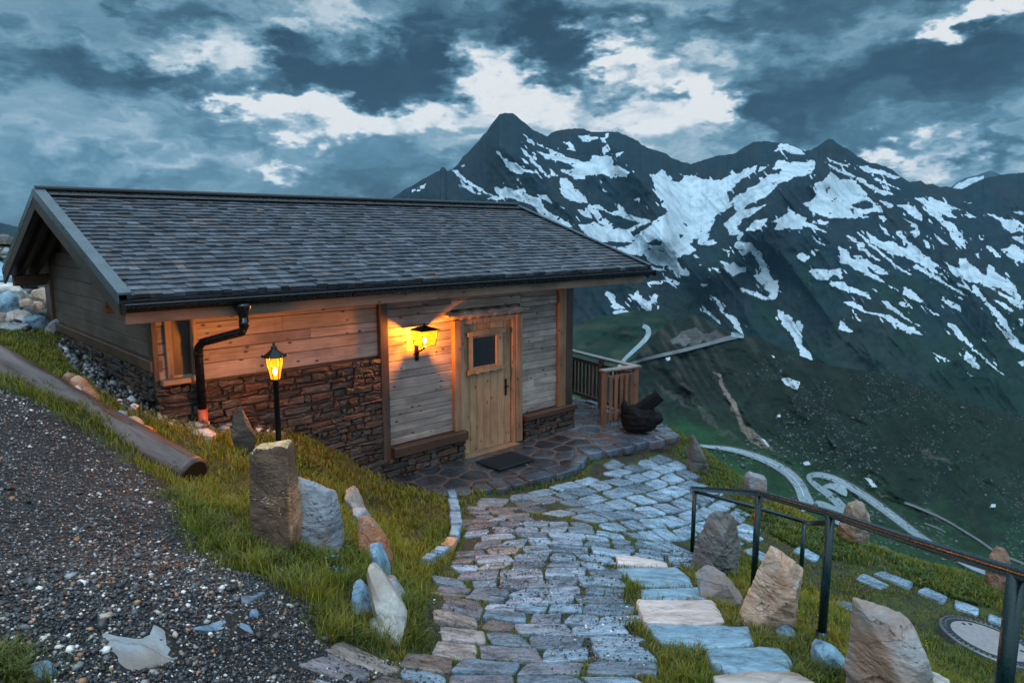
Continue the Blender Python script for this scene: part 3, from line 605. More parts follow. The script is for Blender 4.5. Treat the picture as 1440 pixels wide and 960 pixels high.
def boulder_extra(G_, v, col):
    col = G_.mix(G_.maprange(G_.n('ShaderNodeAttribute', attribute_name='snow').outputs['Fac'], .35, .65), col, (.40, .46, .50))
    vo = G_.n('ShaderNodeTexVoronoi', feature='F1'); G_.set(vo.inputs['Vector'], v); vo.inputs['Scale'].default_value = .22
    r = G_.n('ShaderNodeSeparateColor', i_0=vo.outputs['Color']).outputs[0]
    k = G_.m('MULTIPLY', G_.m('LESS_THAN', vo.outputs['Distance'], .30), G_.m('LESS_THAN', r, .30))
    k = G_.m('MULTIPLY', k, G_.n('ShaderNodeAttribute', attribute_name='boulders').outputs['Fac'])
    return G_.mix(G_.m('MULTIPLY', k, .75), col, (.11, .125, .13))
M['ridge'] = tinted('ridge_turf_and_scree', .9, .16, .45, .5, .8, False, .12, boulder_extra)
tv = Pn(PX4, PY4, mid_depth(PX4, PY4)); bk = tv[:1].copy(); bk[..., 1] += 150; bk[..., 2] -= 110
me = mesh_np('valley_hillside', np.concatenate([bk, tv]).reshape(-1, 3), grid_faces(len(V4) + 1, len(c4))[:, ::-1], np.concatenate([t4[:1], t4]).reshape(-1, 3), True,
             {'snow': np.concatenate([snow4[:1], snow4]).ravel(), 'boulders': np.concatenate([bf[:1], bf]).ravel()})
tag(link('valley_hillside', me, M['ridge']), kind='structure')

# roads as strips laid on the slopes
M['road'] = plain('wet_asphalt_road', (.21, .27, .30), .3, 0, .12, .1, .3)
M['track'] = plain('gravel_track', (.11, .115, .12), .7, 0, .4, .1, .3)
def catmull(p, n=8):
    p = np.array(p, float); q_ = np.vstack([2 * p[0] - p[1], p, 2 * p[-1] - p[-2]]); out = []
    for i in range(1, len(q_) - 2):
        for t in np.linspace(0, 1, n, endpoint=False):
            a, b_, c_, d_ = q_[i - 1], q_[i], q_[i + 1], q_[i + 2]
            out.append(.5 * ((2 * b_) + (c_ - a) * t + (2 * a - 5 * b_ + 4 * c_ - d_) * t * t + (3 * b_ - a - 3 * c_ + d_) * t ** 3))
    return np.array(out + [p[-1]])
def road(name, pts, depth, mat, lift=.006, rel=1.0):
    c = catmull(pts); d = np.gradient(c[:, :2], axis=0); d /= np.linalg.norm(d, axis=1)[:, None] + 1e-9; nrm = np.stack([-d[:, 1], d[:, 0]], 1)
    ks = np.linspace(-1, 1, 7); X = c[:, None, 0] + nrm[:, None, 0] * c[:, None, 2] * ks; Y_ = c[:, None, 1] + nrm[:, None, 1] * c[:, None, 2] * ks
    D_ = depth(X, Y_) * (1 - lift); V = Pn(X, Y_, D_)
    me = mesh_np(name, V.reshape(-1, 3), grid_faces(len(c), 7), np.ones((V.size // 3, 3)), True)
    return tag(link(name, me, mat), kind='structure')
M['verge'] = plain('road_verge_earth', (.045, .045, .038), .9, 0, .4, .1, .3)
road('road_verge', [(1280,744,6.6),(1258,727,6.8),(1235,710,6.8),(1212,694,6.6),(1190,681,6.2),(1168,671,5.6),(1150,667,5)], mid_depth, M['verge'], .0035)
road('road_verge', [(1280,744,6.6),(1305,762,6.6),(1335,778,6.4),(1368,796,6.2),(1400,808,6),(1450,826,6)], mid_depth, M['verge'], .0035)
road('road_verge', [(1000,628,3.6),(1025,631,4.4),(1050,637,5),(1075,646,6),(1097,657,7),(1112,668,8.2),(1124,682,9.4),(1131,698,10.6)], mid_depth, M['verge'], .0035)
road('valley_road', [(975,625,1.5),(1000,628,2.2),(1025,631,3),(1050,637,3.6),(1075,646,4.4),(1097,657,5.4),(1112,668,6.4),(1124,682,7.6),(1131,698,9),(1138,716,11)], mid_depth, M['road'])
road('valley_road', [(1146,706,3),(1158,712,7),(1175,724,10),(1192,738,6)], mid_depth, M['road'], .007)
road('hairpin_road', [(1280,744,4.6),(1258,727,4.8),(1235,710,4.8),(1212,694,4.6),(1190,681,4.4),(1168,671,4),(1150,667,3.6),(1138,669,3.4),(1140,675,3.4),(1150,684,4),(1162,692,4.8),(1174,702,5.6),(1184,713,6.4),(1196,728,7)], mid_depth, M['road'])
road('road_lay_by', [(1158,684,2),(1168,683,4),(1180,686,6),(1187,692,5),(1190,697,1)], mid_depth, M['road'], .0075)
road('valley_road', [(1280,744,4.6),(1305,762,4.6),(1335,778,4.6),(1368,796,4.4),(1400,808,4.2),(1450,826,4)], mid_depth, M['road'])
road('dirt_track', [(1272,706,1.6),(1300,717,1.6),(1330,731,1.4),(1352,744,1.3),(1378,760,1.5),(1402,776,1.6),(1440,792,1.6)], mid_depth, M['track'])
M['line'] = plain('road_paint', (.55, .58, .60), .6, 0, .2, .1, .3)
road('road_marking', [(1000,628,.18),(1025,631,.25),(1050,637,.3),(1075,646,.35),(1097,657,.4),(1112,668,.45),(1124,682,.5),(1131,698,.55)], mid_depth, M['line'], .0085)
road('road_marking', [(1258,727,.32),(1235,710,.32),(1212,694,.3),(1190,681,.3),(1168,671,.25),(1152,668,.2)], mid_depth, M['line'], .0085)
road('dirt_track', [(1300,735,.9),(1318,742,1.0),(1330,748,.6)], mid_depth, M['track'])
road('hill_road', [(838,560,2),(858,534,2.2),(876,508,2.4),(890,494,2.8),(901,484,3),(909,475,3.4),(912,467,3.6),(910,461,3.4),(904,458,3)], hill_depth, M['road'], .004)
road('ridge_road', [(858,524,1.5),(885,512,2),(910,504,2.2),(940,497,2.4),(970,490,2.5),(1000,482,2.6),(1022,476,3),(1036,473,3.2)], mid_depth, M['track'], .012)
road('road_end', [(1028,470,3.4),(1036,471,3.6),(1046,473,2.2)], mid_depth, M['road'], .014)

# ------------------------------------------------------------------ the air between here and the mountains
hz_b = MB(); hz_b.add([(x, y, z) for z in (-1750, 1000) for x, y in ((-8200, -600), (8200, -600), (8200, 9500), (-8200, 9500))], [(3, 2, 1, 0), (4, 5, 6, 7), (0, 1, 5, 4), (1, 2, 6, 5), (2, 3, 7, 6), (3, 0, 4, 7)])
mh_ = bpy.data.materials.new('mountain_air'); mh_.use_nodes = True; mh_.node_tree.nodes.clear(); Gh = NG(mh_.node_tree)
pv = Gh.n('ShaderNodeVolumePrincipled'); pv.inputs['Color'].default_value = (.32, .68, .95, 1); pv.inputs['Density'].default_value = .000020; pv.inputs['Anisotropy'].default_value = .2
oh = Gh.n('ShaderNodeOutputMaterial'); Gh.t.links.new(pv.outputs[0], oh.inputs['Volume'])
hzo = hz_b.build('haze', mh_); tag(hzo, kind='stuff')

# ================================================================== NEAR GROUND
# hut frame: x along the front wall, y into the hut, z up from the terrace
HO = np.array((-.745, 10.25)); HU = np.array((.7256, .6881)); HV = np.array((-.6881, .7256)); HANG = math.atan2(.6881, .7256)
def hut2w(s, w): p = HO + HU * s + HV * w; return float(p[0]), float(p[1])
def w2hut(X, Y_): a, b = X - HO[0], Y_ - HO[1]; return a * HU[0] + b * HU[1], a * HV[0] + b * HV[1]
CTRL = [(600,955,-2.42),(850,955,-2.44),(720,960,-2.42),(1050,935,-2.52),(1148,899,-2.66),(1050,831,-2.98),(974,779,-3.52),(1129,824,-3.74),(1150,800,-3.74),(1200,820,-3.8),(1330,880,-3.82),(1400,905,-3.86),(1440,930,-3.88),
 (1085,880,-2.78),(1120,930,-2.62),(1340,955,-3.5),(1010,790,-3.3),(900,800,-3.02),(930,850,-2.78),(1000,895,-2.64),(550,905,-2.46),(620,850,-2.62),(600,800,-2.85),(700,740,-3.12),(760,800,-2.9),(850,740,-3.18),
 (690,690,-3.40),(800,690,-3.38),(860,655,-3.45),(930,635,-3.52),(960,625,-3.55),(1000,680,-3.6),(1050,740,-3.68),(1100,770,-3.72),(960,612,-3.62),(1060,692,-3.78),(1200,762,-3.96),(1400,822,-4.06),(1300,850,-3.88),(1300,800,-3.97),
 (0,960,-1.6),(200,910,-1.75),(330,880,-1.88),(430,900,-2.12),(380,945,-2.1),(250,780,-1.98),(280,680,-2.2),(0,700,-1.6),(120,620,-1.75),(0,545,-1.38),(150,560,-1.68),(237,588,-1.98),(100,482,-1.60),
 (40,440,-1.42),(400,760,-2.15),(430,640,-2.46),(395,640,-2.36),(340,602,-2.24),(420,610,-2.44),(480,668,-2.86),(495,694,-2.93),(505,740,-2.72),(535,800,-2.52),(548,870,-2.42),(530,722,-3.16),(600,720,-3.24),(580,770,-3.02),(590,830,-2.76),(640,700,-3.36),
 (480,760,-2.38),(450,840,-2.2),(520,860,-2.34),(300,640,-2.1),(330,720,-2.08),(60,470,-1.5)]
cp_ = []
for x, y, z in CTRL:
    r = ray(x, y); t = z / r[2]; cp_.append((r[0] * t, r[1] * t, z))
cp_ += [(-9.2,16.5,-.6),(-12.5,17.5,-.1),(-6.5,15.5,-1.5),(-14,11,.2),(-9.5,8.2,-.8),(-6.5,4,-1.0),(-8,0,-.7),(-3,0,-1.55),(0,0,-1.62),(0,2,-2.02),(1.6,1.2,-1.78),(1,-3,-1.2),(4.2,1,-3.1),(5,-2,-3.0),(5.3,4,-3.95),(7,2,-4.4),
 (4.0,14,-5.6),(2.5,16.5,-5.6),(-1,17,-3.8),(-4,15.5,-2.2),(7.2,9.5,-5.8),(9,7,-6.0),(9,4,-5.6),(12,9,-8.5),(7,14,-8.5),(3,20,-8.5),(-4,21,-4),(-12,22,-1.6),(5.6,11,-5.6),(11,0,-5.6),(-5.5,11,-1.8),(-3.2,13,-3.2),(-2,11,-3.2)]
cp_ = np.array(cp_)
def _U(r2): return .5 * r2 * np.log(r2 + 1e-9)
n_ = len(cp_); K = _U(((cp_[:, None, :2] - cp_[None, :, :2]) ** 2).sum(-1)) + np.eye(n_) * .04
A = np.zeros((n_ + 3, n_ + 3)); A[:n_, :n_] = K; A[:n_, n_] = 1; A[:n_, n_ + 1:] = cp_[:, :2]; A[n_:, :n_] = A[:n_, n_:].T
cf = np.linalg.solve(A, np.concatenate([cp_[:, 2], np.zeros(3)]))
BX0, BX1, BY0, BY1 = -14.0, 11.0, -3.0, 21.0
TERR = [(-2.05,.4),(-1.95,-.3),(-1.55,-.62),(-1.07,-1.12),(-.55,-1.30),(-.06,-1.43),(.42,-1.5),(.77,-1.54),(1.06,-1.43),(1.4,-1.25),(2.06,-1.39),(2.64,-1.47),(3.28,-1.64),(3.55,-1.15),(3.95,-.3),(4.1,1.0),(4.1,7.2),(2.2,7.2),(2.2,.2)]
TERRW = [hut2w(*p) for p in TERR]
HUTF = [hut2w(*p) for p in ((-1.9,0.15),(2.37,.1),(2.37,4.9),(-1.9,4.9))]
def Hraw(X, Y_):
    X = np.asarray(X, float); Y_ = np.asarray(Y_, float); sh = X.shape; x = X.ravel(); y = Y_.ravel()
    xc = np.clip(x, BX0, BX1); yc = np.clip(y, BY0, BY1); out = np.zeros(x.shape)
    for i in range(0, len(x), 20000):
        s_ = slice(i, i + 20000); r2 = (xc[s_, None] - cp_[None, :, 0]) ** 2 + (yc[s_, None] - cp_[None, :, 1]) ** 2
        out[s_] = _U(r2) @ cf[:n_] + cf[n_] + cf[n_ + 1] * xc[s_] + cf[n_ + 2] * yc[s_]
    ox, oy = x - xc, y - yc; left = np.clip((-x - 12) / 3, 0, 1)
    out = out - .50 * np.maximum(oy, 0) - .5 * np.maximum(ox, 0) + .12 * np.maximum(-ox, 0) - .1 * np.maximum(-oy, 0)
    return out.reshape(sh) + CZ
def H(X, Y_):
    z = Hraw(X, Y_); z = z + (fbm(np.asarray(X) * 1.4, np.asarray(Y_) * 1.4, 2, 4) - .5) * .10
    z = np.where(inpoly(X, Y_, TERRW), np.minimum(z, -.14), z); z = np.where(inpoly(X, Y_, HUTF), np.minimum(z, -.14), z)
    return z
def h1(x, y): return float(H(np.array([x]), np.array([y]))[0])
_ts = np.concatenate([np.arange(1.2, 14, .02), np.arange(14, 40, .1)])
def Gd(px, py):                # ground point seen at a photo pixel
    r = ray(px, py); X = r[0] / r[1] * _ts; Y_ = _ts; Z = r[2] / r[1] * _ts + CZ; d = Z - H(X, Y_)
    k = np.argmax(d < 0)
    if k == 0: k = len(_ts) - 1
    a = d[k - 1] / (d[k - 1] - d[k] + 1e-9) if d[k] < 0 else 1
    t = _ts[k - 1] + (_ts[k] - _ts[k - 1]) * a
    return r[0] / r[1] * t, t, r[2] / r[1] * t + CZ
def GP(pts): return [Gd(x, y)[:2] for x, y in pts]
Z_GRAVEL = GP([(0,548),(40,560),(90,590),(150,625),(220,672),(262,700),(250,740),(285,775),(310,800),(360,805),(400,832),(440,850),(452,880),(455,905),(500,925),(560,938),(520,960)]) + [(-.9,2.0),(-.7,-3),(-9,-3),(-9,8)]
Z_PATH = GP([(380,962),(430,938),(500,925),(590,905),(600,850),(596,822),(640,790),(655,760),(648,715),(690,694),(760,688),(800,672),(830,650),(900,634),(935,630),(966,655),(1003,700),(1045,728),(1125,775),(1210,796),(1300,830),(1440,872),(1440,935),(1330,905),(1240,872),(1165,845),(1120,815),(1040,785),(1000,770),(975,800),(930,792),(868,795),(880,850),(900,900),(930,962)]) + [(.8,2.2),(-.9,2.2)]
Z_STEPS = GP([(862,782),(940,790),(1010,850),(1060,905),(1120,960),(930,962),(880,870)])
Z_RUBBLE = GP([(95,470),(160,520),(225,580),(330,592),(395,598),(398,618),(335,612),(255,606),(200,590),(150,560),(105,520),(80,490)])
def axis(a, b, s, lo, hi, gr=1.13):
    core = np.arange(a, b, s); L = [a]; st = s
    while L[-1] > lo: st *= gr; L.append(L[-1] - st)
    R_ = [core[-1]]; st = s
    while R_[-1] < hi: st *= gr; R_.append(R_[-1] + st)
    return np.concatenate([np.array(L[1:])[::-1], core, np.array(R_[1:])])
ax_, ay_ = axis(-6.5, 6.5, .035, -60, 170), axis(1.4, 13, .04, -30, 190)
TX, TY = np.meshgrid(ax_, ay_)
TZ = H(TX, TY)
fine = (fbm(TX * 9, TY * 9, 12, 4, .6) - .5)
zg = inpoly(TX + (fbm(TX * 4, TY * 4, 6, 3) - .5) * .35, TY + (fbm(TX * 4, TY * 4, 7, 3) - .5) * .35, Z_GRAVEL)
zp = inpoly(TX, TY, Z_PATH) & ~zg; zr = inpoly(TX + (fbm(TX * 5, TY * 5, 16, 3) - .5) * .2, TY, Z_RUBBLE)
TZ = TZ + np.where(zg, fine * .035, np.where(zp, fine * .03 - .02, fine * .07))
n5 = fbm(TX * 3, TY * 3, 33, 5)
soil = np.array([.018, .020, .010]); gcol_ = np.array([.030, .045, .009]); pcol = np.array([.022, .024, .014]); gvc = np.array([.050, .050, .053])
tt = soil * (1 - n5[..., None]) + gcol_ * n5[..., None]
tt = np.where(zp[..., None], pcol * (.6 + .8 * n5[..., None]), tt)
tt = np.where((zp & (n5 > .52))[..., None], np.array([.032, .045, .010]), tt)
tt = np.where(zr[..., None], np.array([.035, .035, .038]), tt)
tt = np.where(zg[..., None], gvc * (.55 + .9 * n5[..., None]), tt)
def grain_extra(G_, v, col):
    a = G_.n('ShaderNodeAttribute', attribute_name='gravel').outputs['Fac']
    vo = G_.n('ShaderNodeTexVoronoi', feature='F1'); G_.set(vo.inputs['Vector'], v); vo.inputs['Scale'].default_value = 75
    r = G_.n('ShaderNodeSeparateColor', i_0=vo.outputs['Color'])
    cc = G_.ramp(r.outputs[0], [(0.0, (.012, .012, .013)), (.55, (.030, .030, .030)), (.82, (.075, .073, .07)), (.92, (.16, .10, .06)), (.96, (.40, .39, .38))], 'CONSTANT')
    cc = G_.mix(1.0, cc, G_.ramp(vo.outputs['Distance'], [(.25, 1.0), (.6, .25)]), 'MULTIPLY')
    return G_.mix(a, col, cc)
M['ground'] = tinted('soil_turf_and_gravel', .75, 5, .5, .7, .02, False, .4, grain_extra)
me = mesh_np('ground', np.stack([TX, TY, TZ], -1).reshape(-1, 3), grid_faces(len(ay_), len(ax_)), tt.reshape(-1, 3), True, {'gravel': (zg | zr).astype(float).ravel()})
tag(link('ground', me, M['ground']), kind='structure')
def Hg(X, Y_):                 # height of the finished sheet
    z = H(X, Y_); fi = fbm(np.asarray(X) * 9, np.asarray(Y_) * 9, 12, 4, .6) - .5
    return z + np.where(inpoly(X, Y_, Z_GRAVEL), fi * .035, np.where(inpoly(X, Y_, Z_PATH), fi * .03 - .02, fi * .07))

# ------------------------------------------------------------------ flat stones: one polygon, level-ish top, rounded rim
def flat_stone(mb, poly, ztop, thick, tint, rim=.012, dome=.004, rough=.006, seed=0, seg=.05):
    poly = np.array(poly, float); c = poly.mean(0); P_ = []
    for a, b in zip(poly, np.roll(poly, -1, 0)):
        k = max(1, int(np.hypot(*(b - a)) / seg))
        for t in np.arange(k) / k: P_.append(a + (b - a) * t)
    P_ = np.array(P_); sm = (np.roll(P_, 1, 0) + P_ * 7 + np.roll(P_, -1, 0)) / 9
    nz = (np.stack([fbm(sm[:, 0] * 14, sm[:, 1] * 14, seed, 3), fbm(sm[:, 0] * 14, sm[:, 1] * 14, seed + 5, 3)], 1) - .5) * rim * 1.8
    P_ = sm + nz; n = len(P_); V = []; ar = np.hypot(*(P_ - c).T); out = P_ - c; out /= ar[:, None] + 1e-9
    rings = [(0, -thick), (0, -rim * .8), (rim * .35, -rim * .25), (rim * 1.1, 0), (None, .35), (None, .7)]
    zf = ztop if callable(ztop) else (lambda x, y: np.full(np.shape(x), float(ztop)))
    for ins, dz_ in rings:
        if ins is None: Q = P_ + (c - P_) * dz_; z = zf(Q[:, 0], Q[:, 1]) + dome * (1 - (1 - dz_) ** 2)
        else: Q = P_ - out * min(ins, ar.min() * .4); z = zf(Q[:, 0], Q[:, 1]) + dz_
        if ins is None or dz_ == 0: z = z + (fbm(Q[:, 0] * 11, Q[:, 1] * 11, seed + 2, 4) - .5) * rough * 2
        V.append(np.column_stack([Q, z]))
    V = np.vstack(V + [np.array([[c[0], c[1], float(zf(c[:1], c[1:2])[0]) + dome]])])
    F = []
    for r_ in range(len(rings) - 1):
        F += [(r_ * n + i, r_ * n + (i + 1) % n, (r_ + 1) * n + (i + 1) % n, (r_ + 1) * n + i) for i in range(n)]
    L = (len(rings) - 1) * n; F += [(L + i, L + (i + 1) % n, len(V) - 1) for i in range(n)]
    # keep faces pointing up
    ar2 = sum(P_[i][0] * P_[(i + 1) % n][1] - P_[(i + 1) % n][0] * P_[i][1] for i in range(n))
    if ar2 < 0: F = [f[::-1] for f in F]
    mb.add(V, F, tint)

# cobbles: rough rectangles laid in rows, turning to follow the hut where the path bends
def clip(poly, n, d):
    out = []
    for i in range(len(poly)):
        a, b_ = poly[i], poly[(i + 1) % len(poly)]; da = a[0] * n[0] + a[1] * n[1] - d; db = b_[0] * n[0] + b_[1] * n[1] - d
        if da <= 0: out.append(a)
        if (da < 0) != (db < 0) and abs(da - db) > 1e-12:
            t = da / (da - db); out.append((a[0] + (b_[0] - a[0]) * t, a[1] + (b_[1] - a[1]) * t))
    return out
COB = MB(); stone_polys = []
MAN = (4.10, 6.16)
def zone(x, y):
    if x > 2.55 and y < 8.3: return 2
    return 0 if (y < 7.6 - .5 * (x - .2) or (x < .1 and y < 8.6)) else 1
ZP = {0: (0.0, (.22, .40), (.18, .26)), 1: (HANG, (.30, .46), (.24, .33)), 2: (RAD(-50), (.30, .48), (.24, .34))}
seedsC = []
for zi, (th, wr, hr) in ZP.items():
    ct, st = math.cos(th), math.sin(th); v_ = -14.0
    while v_ < 14:
        hb = random.uniform(*hr); u_ = -14 + random.uniform(0, .4)
        while u_ < 14:
            wa = random.uniform(*wr); ca, cb = u_ + wa / 2, v_ + hb / 2
            x, y = ca * ct - cb * st, ca * st + cb * ct; u_ += wa
            if -2 < x < 6 and 1.8 < y < 12.5 and zone(x, y) == zi: seedsC.append((x, y, th, wa, hb, zi, v_, u_ - wa, u_))
        v_ += hb
SA = np.array([s_[:2] for s_ in seedsC]); SZ = np.array([s_[5] for s_ in seedsC])
keep = inpoly(SA[:, 0], SA[:, 1], Z_PATH) & ~inpoly(SA[:, 0], SA[:, 1], Z_STEPS) & ~inpoly(SA[:, 0], SA[:, 1], TERRW)
for i in np.nonzero(keep)[0]:
    x, y, th, wa, hb, zi = seedsC[i][:6]
    if math.hypot(x - MAN[0], y - MAN[1]) < .60: continue
    if zi == 2 and random.random() < .32: continue
    if zi < 2 and random.random() < .03: continue
    ct, st = math.cos(th), math.sin(th); A_ = np.array([[ct / wa, st / wa], [-st / hb, ct / hb]])
    gap = random.uniform(.009, .018) + (.035 if zi == 2 else .007 if zi == 1 else 0)
    u0_, v0_ = x * ct + y * st, -x * st + y * ct; fq = lambda p, q_: .05 * math.sin(p * 1.7 + q_ * .6) + .10 * (vn(p * 1.3, q_ * .9, 7 + zi) - .5)
    v0_r, ua, ub = seedsC[i][6:9]; sk = random.uniform(-.035, .035)
    loc = [(ua + gap + sk, v0_r + gap), ((ua + ub) / 2, v0_r + gap), (ub - gap + sk, v0_r + gap), (ub - gap - sk, v0_r + hb - gap), ((ua + ub) / 2, v0_r + hb - gap), (ua + gap - sk, v0_r + hb - gap)]
    loc = [(p + random.uniform(-.018, .018), q_ + float(fq(p, q_)) + random.uniform(-.013, .013)) for p, q_ in loc]
    if random.random() < .35:
        kc = random.choice((0, 2, 3, 5)); ax, aq = loc[kc - 1]; bx_c, bq = loc[(kc + 1) % 6]; cx_c, cq = loc[kc]; f_ = random.uniform(.18, .4)
        loc[kc:kc + 1] = [(cx_c + (ax - cx_c) * f_, cq + (aq - cq) * f_), (cx_c + (bx_c - cx_c) * f_ * .6, cq + (bq - cq) * f_ * .6)]
    poly = [(p * ct - q_ * st, p * st + q_ * ct) for p, q_ in loc]
    near = np.nonzero((np.abs(SA[:, 0] - x) < .9) & (np.abs(SA[:, 1] - y) < .9) & (SZ != zi))[0]
    for j in near:
        d_ = A_ @ (SA[j] - SA[i]); dn = np.hypot(*d_)
        if dn < .05: continue
        nw = A_.T @ (d_ / dn); dd = nw @ SA[i] + dn / 2; poly = clip(poly, nw, dd - gap * np.hypot(*nw))
        if len(poly) < 3: break
    if len(poly) < 3: continue
    W_ = np.array(poly); W_ = W_ + RNG.uniform(-.010, .010, W_.shape)
    k_ = [n2 for n2 in range(len(W_)) if np.hypot(*(W_[n2] - W_[n2 - 1])) > .03]
    W_ = W_[k_]
    if len(W_) < 3 or inpoly(W_[:, 0], W_[:, 1], TERRW).any(): continue
    zt = H(W_[:, 0], W_[:, 1]); Aq = np.column_stack([W_, np.ones(len(W_))]); pl, *_ = np.linalg.lstsq(Aq, zt, rcond=None)
    up_ = .004 + random.uniform(-.005, .009); pl = pl + np.array([random.uniform(-.03, .03), random.uniform(-.03, .03), 0]); pl[2] += zt.mean() - (pl[0] * W_[:, 0] + pl[1] * W_[:, 1] + pl[2]).mean()
    fpl = lambda X, Y_, pl=pl, up_=up_: pl[0] * np.asarray(X) + pl[1] * np.asarray(Y_) + pl[2] + up_
    L = random.uniform(.50, 1.25); base = np.array([.90, 1.0, 1.08]) * L
    if y < 8.6 and x < 1.1:
        wq = np.clip((1.0 - x) / 1.6, 0, 1) * random.random(); base = base * (1 - wq) + np.array([1.25, .82, .74]) * L * wq
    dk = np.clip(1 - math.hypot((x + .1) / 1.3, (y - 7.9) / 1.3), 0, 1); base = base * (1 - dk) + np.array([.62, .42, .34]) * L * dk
    if y < 6.6 and x < -.05 and random.random() < .28: base = base * .4 + np.array([1.2, .55, .26]) * L * .6
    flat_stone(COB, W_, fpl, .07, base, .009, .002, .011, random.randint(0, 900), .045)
    stone_polys.append(W_)
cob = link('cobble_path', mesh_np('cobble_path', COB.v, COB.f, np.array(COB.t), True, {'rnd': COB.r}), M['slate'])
tag(cob, kind='structure')

# ------------------------------------------------------------------ terrace of wet flagstones
TB = MB()
def ext(mb, poly, z0, z1, tint=(1, 1, 1)):
    n = len(poly); V = [(x, y, z0) for x, y in poly] + [(x, y, z1) for x, y in poly]
    mb.add(V, [tuple(range(n))[::-1], tuple(range(n, 2 * n))] + [(i, (i + 1) % n, n + (i + 1) % n, n + i) for i in range(n)], tint)
ext(TB, TERRW, -.5, -.008)
tb = TB.build('terrace', M['grout']); tag(tb, kind='structure')
def clip(poly, n, d):
    out = []
    for i in range(len(poly)):
        a, b_ = poly[i], poly[(i + 1) % len(poly)]; da = a[0] * n[0] + a[1] * n[1] - d; db = b_[0] * n[0] + b_[1] * n[1] - d
        if da <= 0: out.append(a)
        if (da < 0) != (db < 0) and abs(da - db) > 1e-12:
            t = da / (da - db); out.append((a[0] + (b_[0] - a[0]) * t, a[1] + (b_[1] - a[1]) * t))
    return out
seeds = []
for _ in range(9000):
    s_, w_ = random.uniform(-2.1, 4.1), random.uniform(-1.7, 7.2)
    if w_ > .1 and s_ < 2.3: continue
    if all((s_ - p) ** 2 + (w_ - q_) ** 2 > .30 ** 2 for p, q_ in seeds): seeds.append((s_, w_))
FL = MB()
tp = np.array(TERR)
for (s_, w_) in seeds:
    if not inpoly(np.array([s_]), np.array([w_]), TERR)[0]: continue
    poly = [(s_ - .5, w_ - .5), (s_ + .5, w_ - .5), (s_ + .5, w_ + .5), (s_ - .5, w_ + .5)]
    for (p, q_) in seeds:
        dd = math.hypot(p - s_, q_ - w_)
        if 0 < dd < .95: poly = clip(poly, ((p - s_) / dd, (q_ - w_) / dd), (s_ + p) / 2 * (p - s_) / dd + (w_ + q_) / 2 * (q_ - w_) / dd - .018)
        if len(poly) < 3: break
    if len(poly) < 3: continue
    P2 = np.array([hut2w(*p) for p in poly])
    # pull vertices that leave the terrace back inside
    c_ = np.array(hut2w(s_, w_))
    for i in range(len(P2)):
        k = 0
        while k < 12 and not inpoly(P2[i:i + 1, 0], P2[i:i + 1, 1], TERRW)[0]: P2[i] = c_ + (P2[i] - c_) * .88; k += 1
    L = random.uniform(.55, 1.2) * (1.9 if s_ > 1.95 else 1.0)  # wet sky sheen on the open right side put into the colour as paler flags
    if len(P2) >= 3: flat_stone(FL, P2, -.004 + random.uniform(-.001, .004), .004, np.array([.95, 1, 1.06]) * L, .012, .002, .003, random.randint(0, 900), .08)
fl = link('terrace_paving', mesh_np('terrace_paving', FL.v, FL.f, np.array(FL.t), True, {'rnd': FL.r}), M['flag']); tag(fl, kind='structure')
# thicker rim stones that hold the terrace edge
ED = MB()
edge = [TERRW[i] for i in range(1, 16)]
ep = []
for a_, b_ in zip(edge[:-1], edge[1:]):
    L_ = math.hypot(b_[0] - a_[0], b_[1] - a_[1]); k = max(1, round(L_ / .33))
    for i in range(k): ep.append((a_[0] + (b_[0] - a_[0]) * i / k, a_[1] + (b_[1] - a_[1]) * i / k))
ep.append(edge[-1])
for a_, b_ in zip(ep[:-1], ep[1:]):
    a_ = np.array(a_); b_ = np.array(b_); d_ = (b_ - a_); L_ = np.hypot(*d_); d_ /= L_; nn = np.array([d_[1], -d_[0]])
    wo = random.uniform(.02, .06); wi = random.uniform(.16, .26)
    pq = [a_ + d_ * .012 + nn * wo, (a_ + b_) / 2 + nn * (wo + random.uniform(-.01, .02)), b_ - d_ * .012 + nn * wo, b_ - d_ * .012 - nn * wi, a_ + d_ * .012 - nn * wi]
    flat_stone(ED, pq, .012 + random.uniform(-.004, .008), random.uniform(.09, .13), np.array([.9, 1, 1.1]) * random.uniform(.9, 2.2), .014, .003, .005, random.randint(0, 900), .08)
ed = link('terrace_edge_stones', mesh_np('terrace_edge', ED.v, ED.f, np.array(ED.t), True, {'rnd': ED.r}), M['flag']); tag(ed, kind='structure')

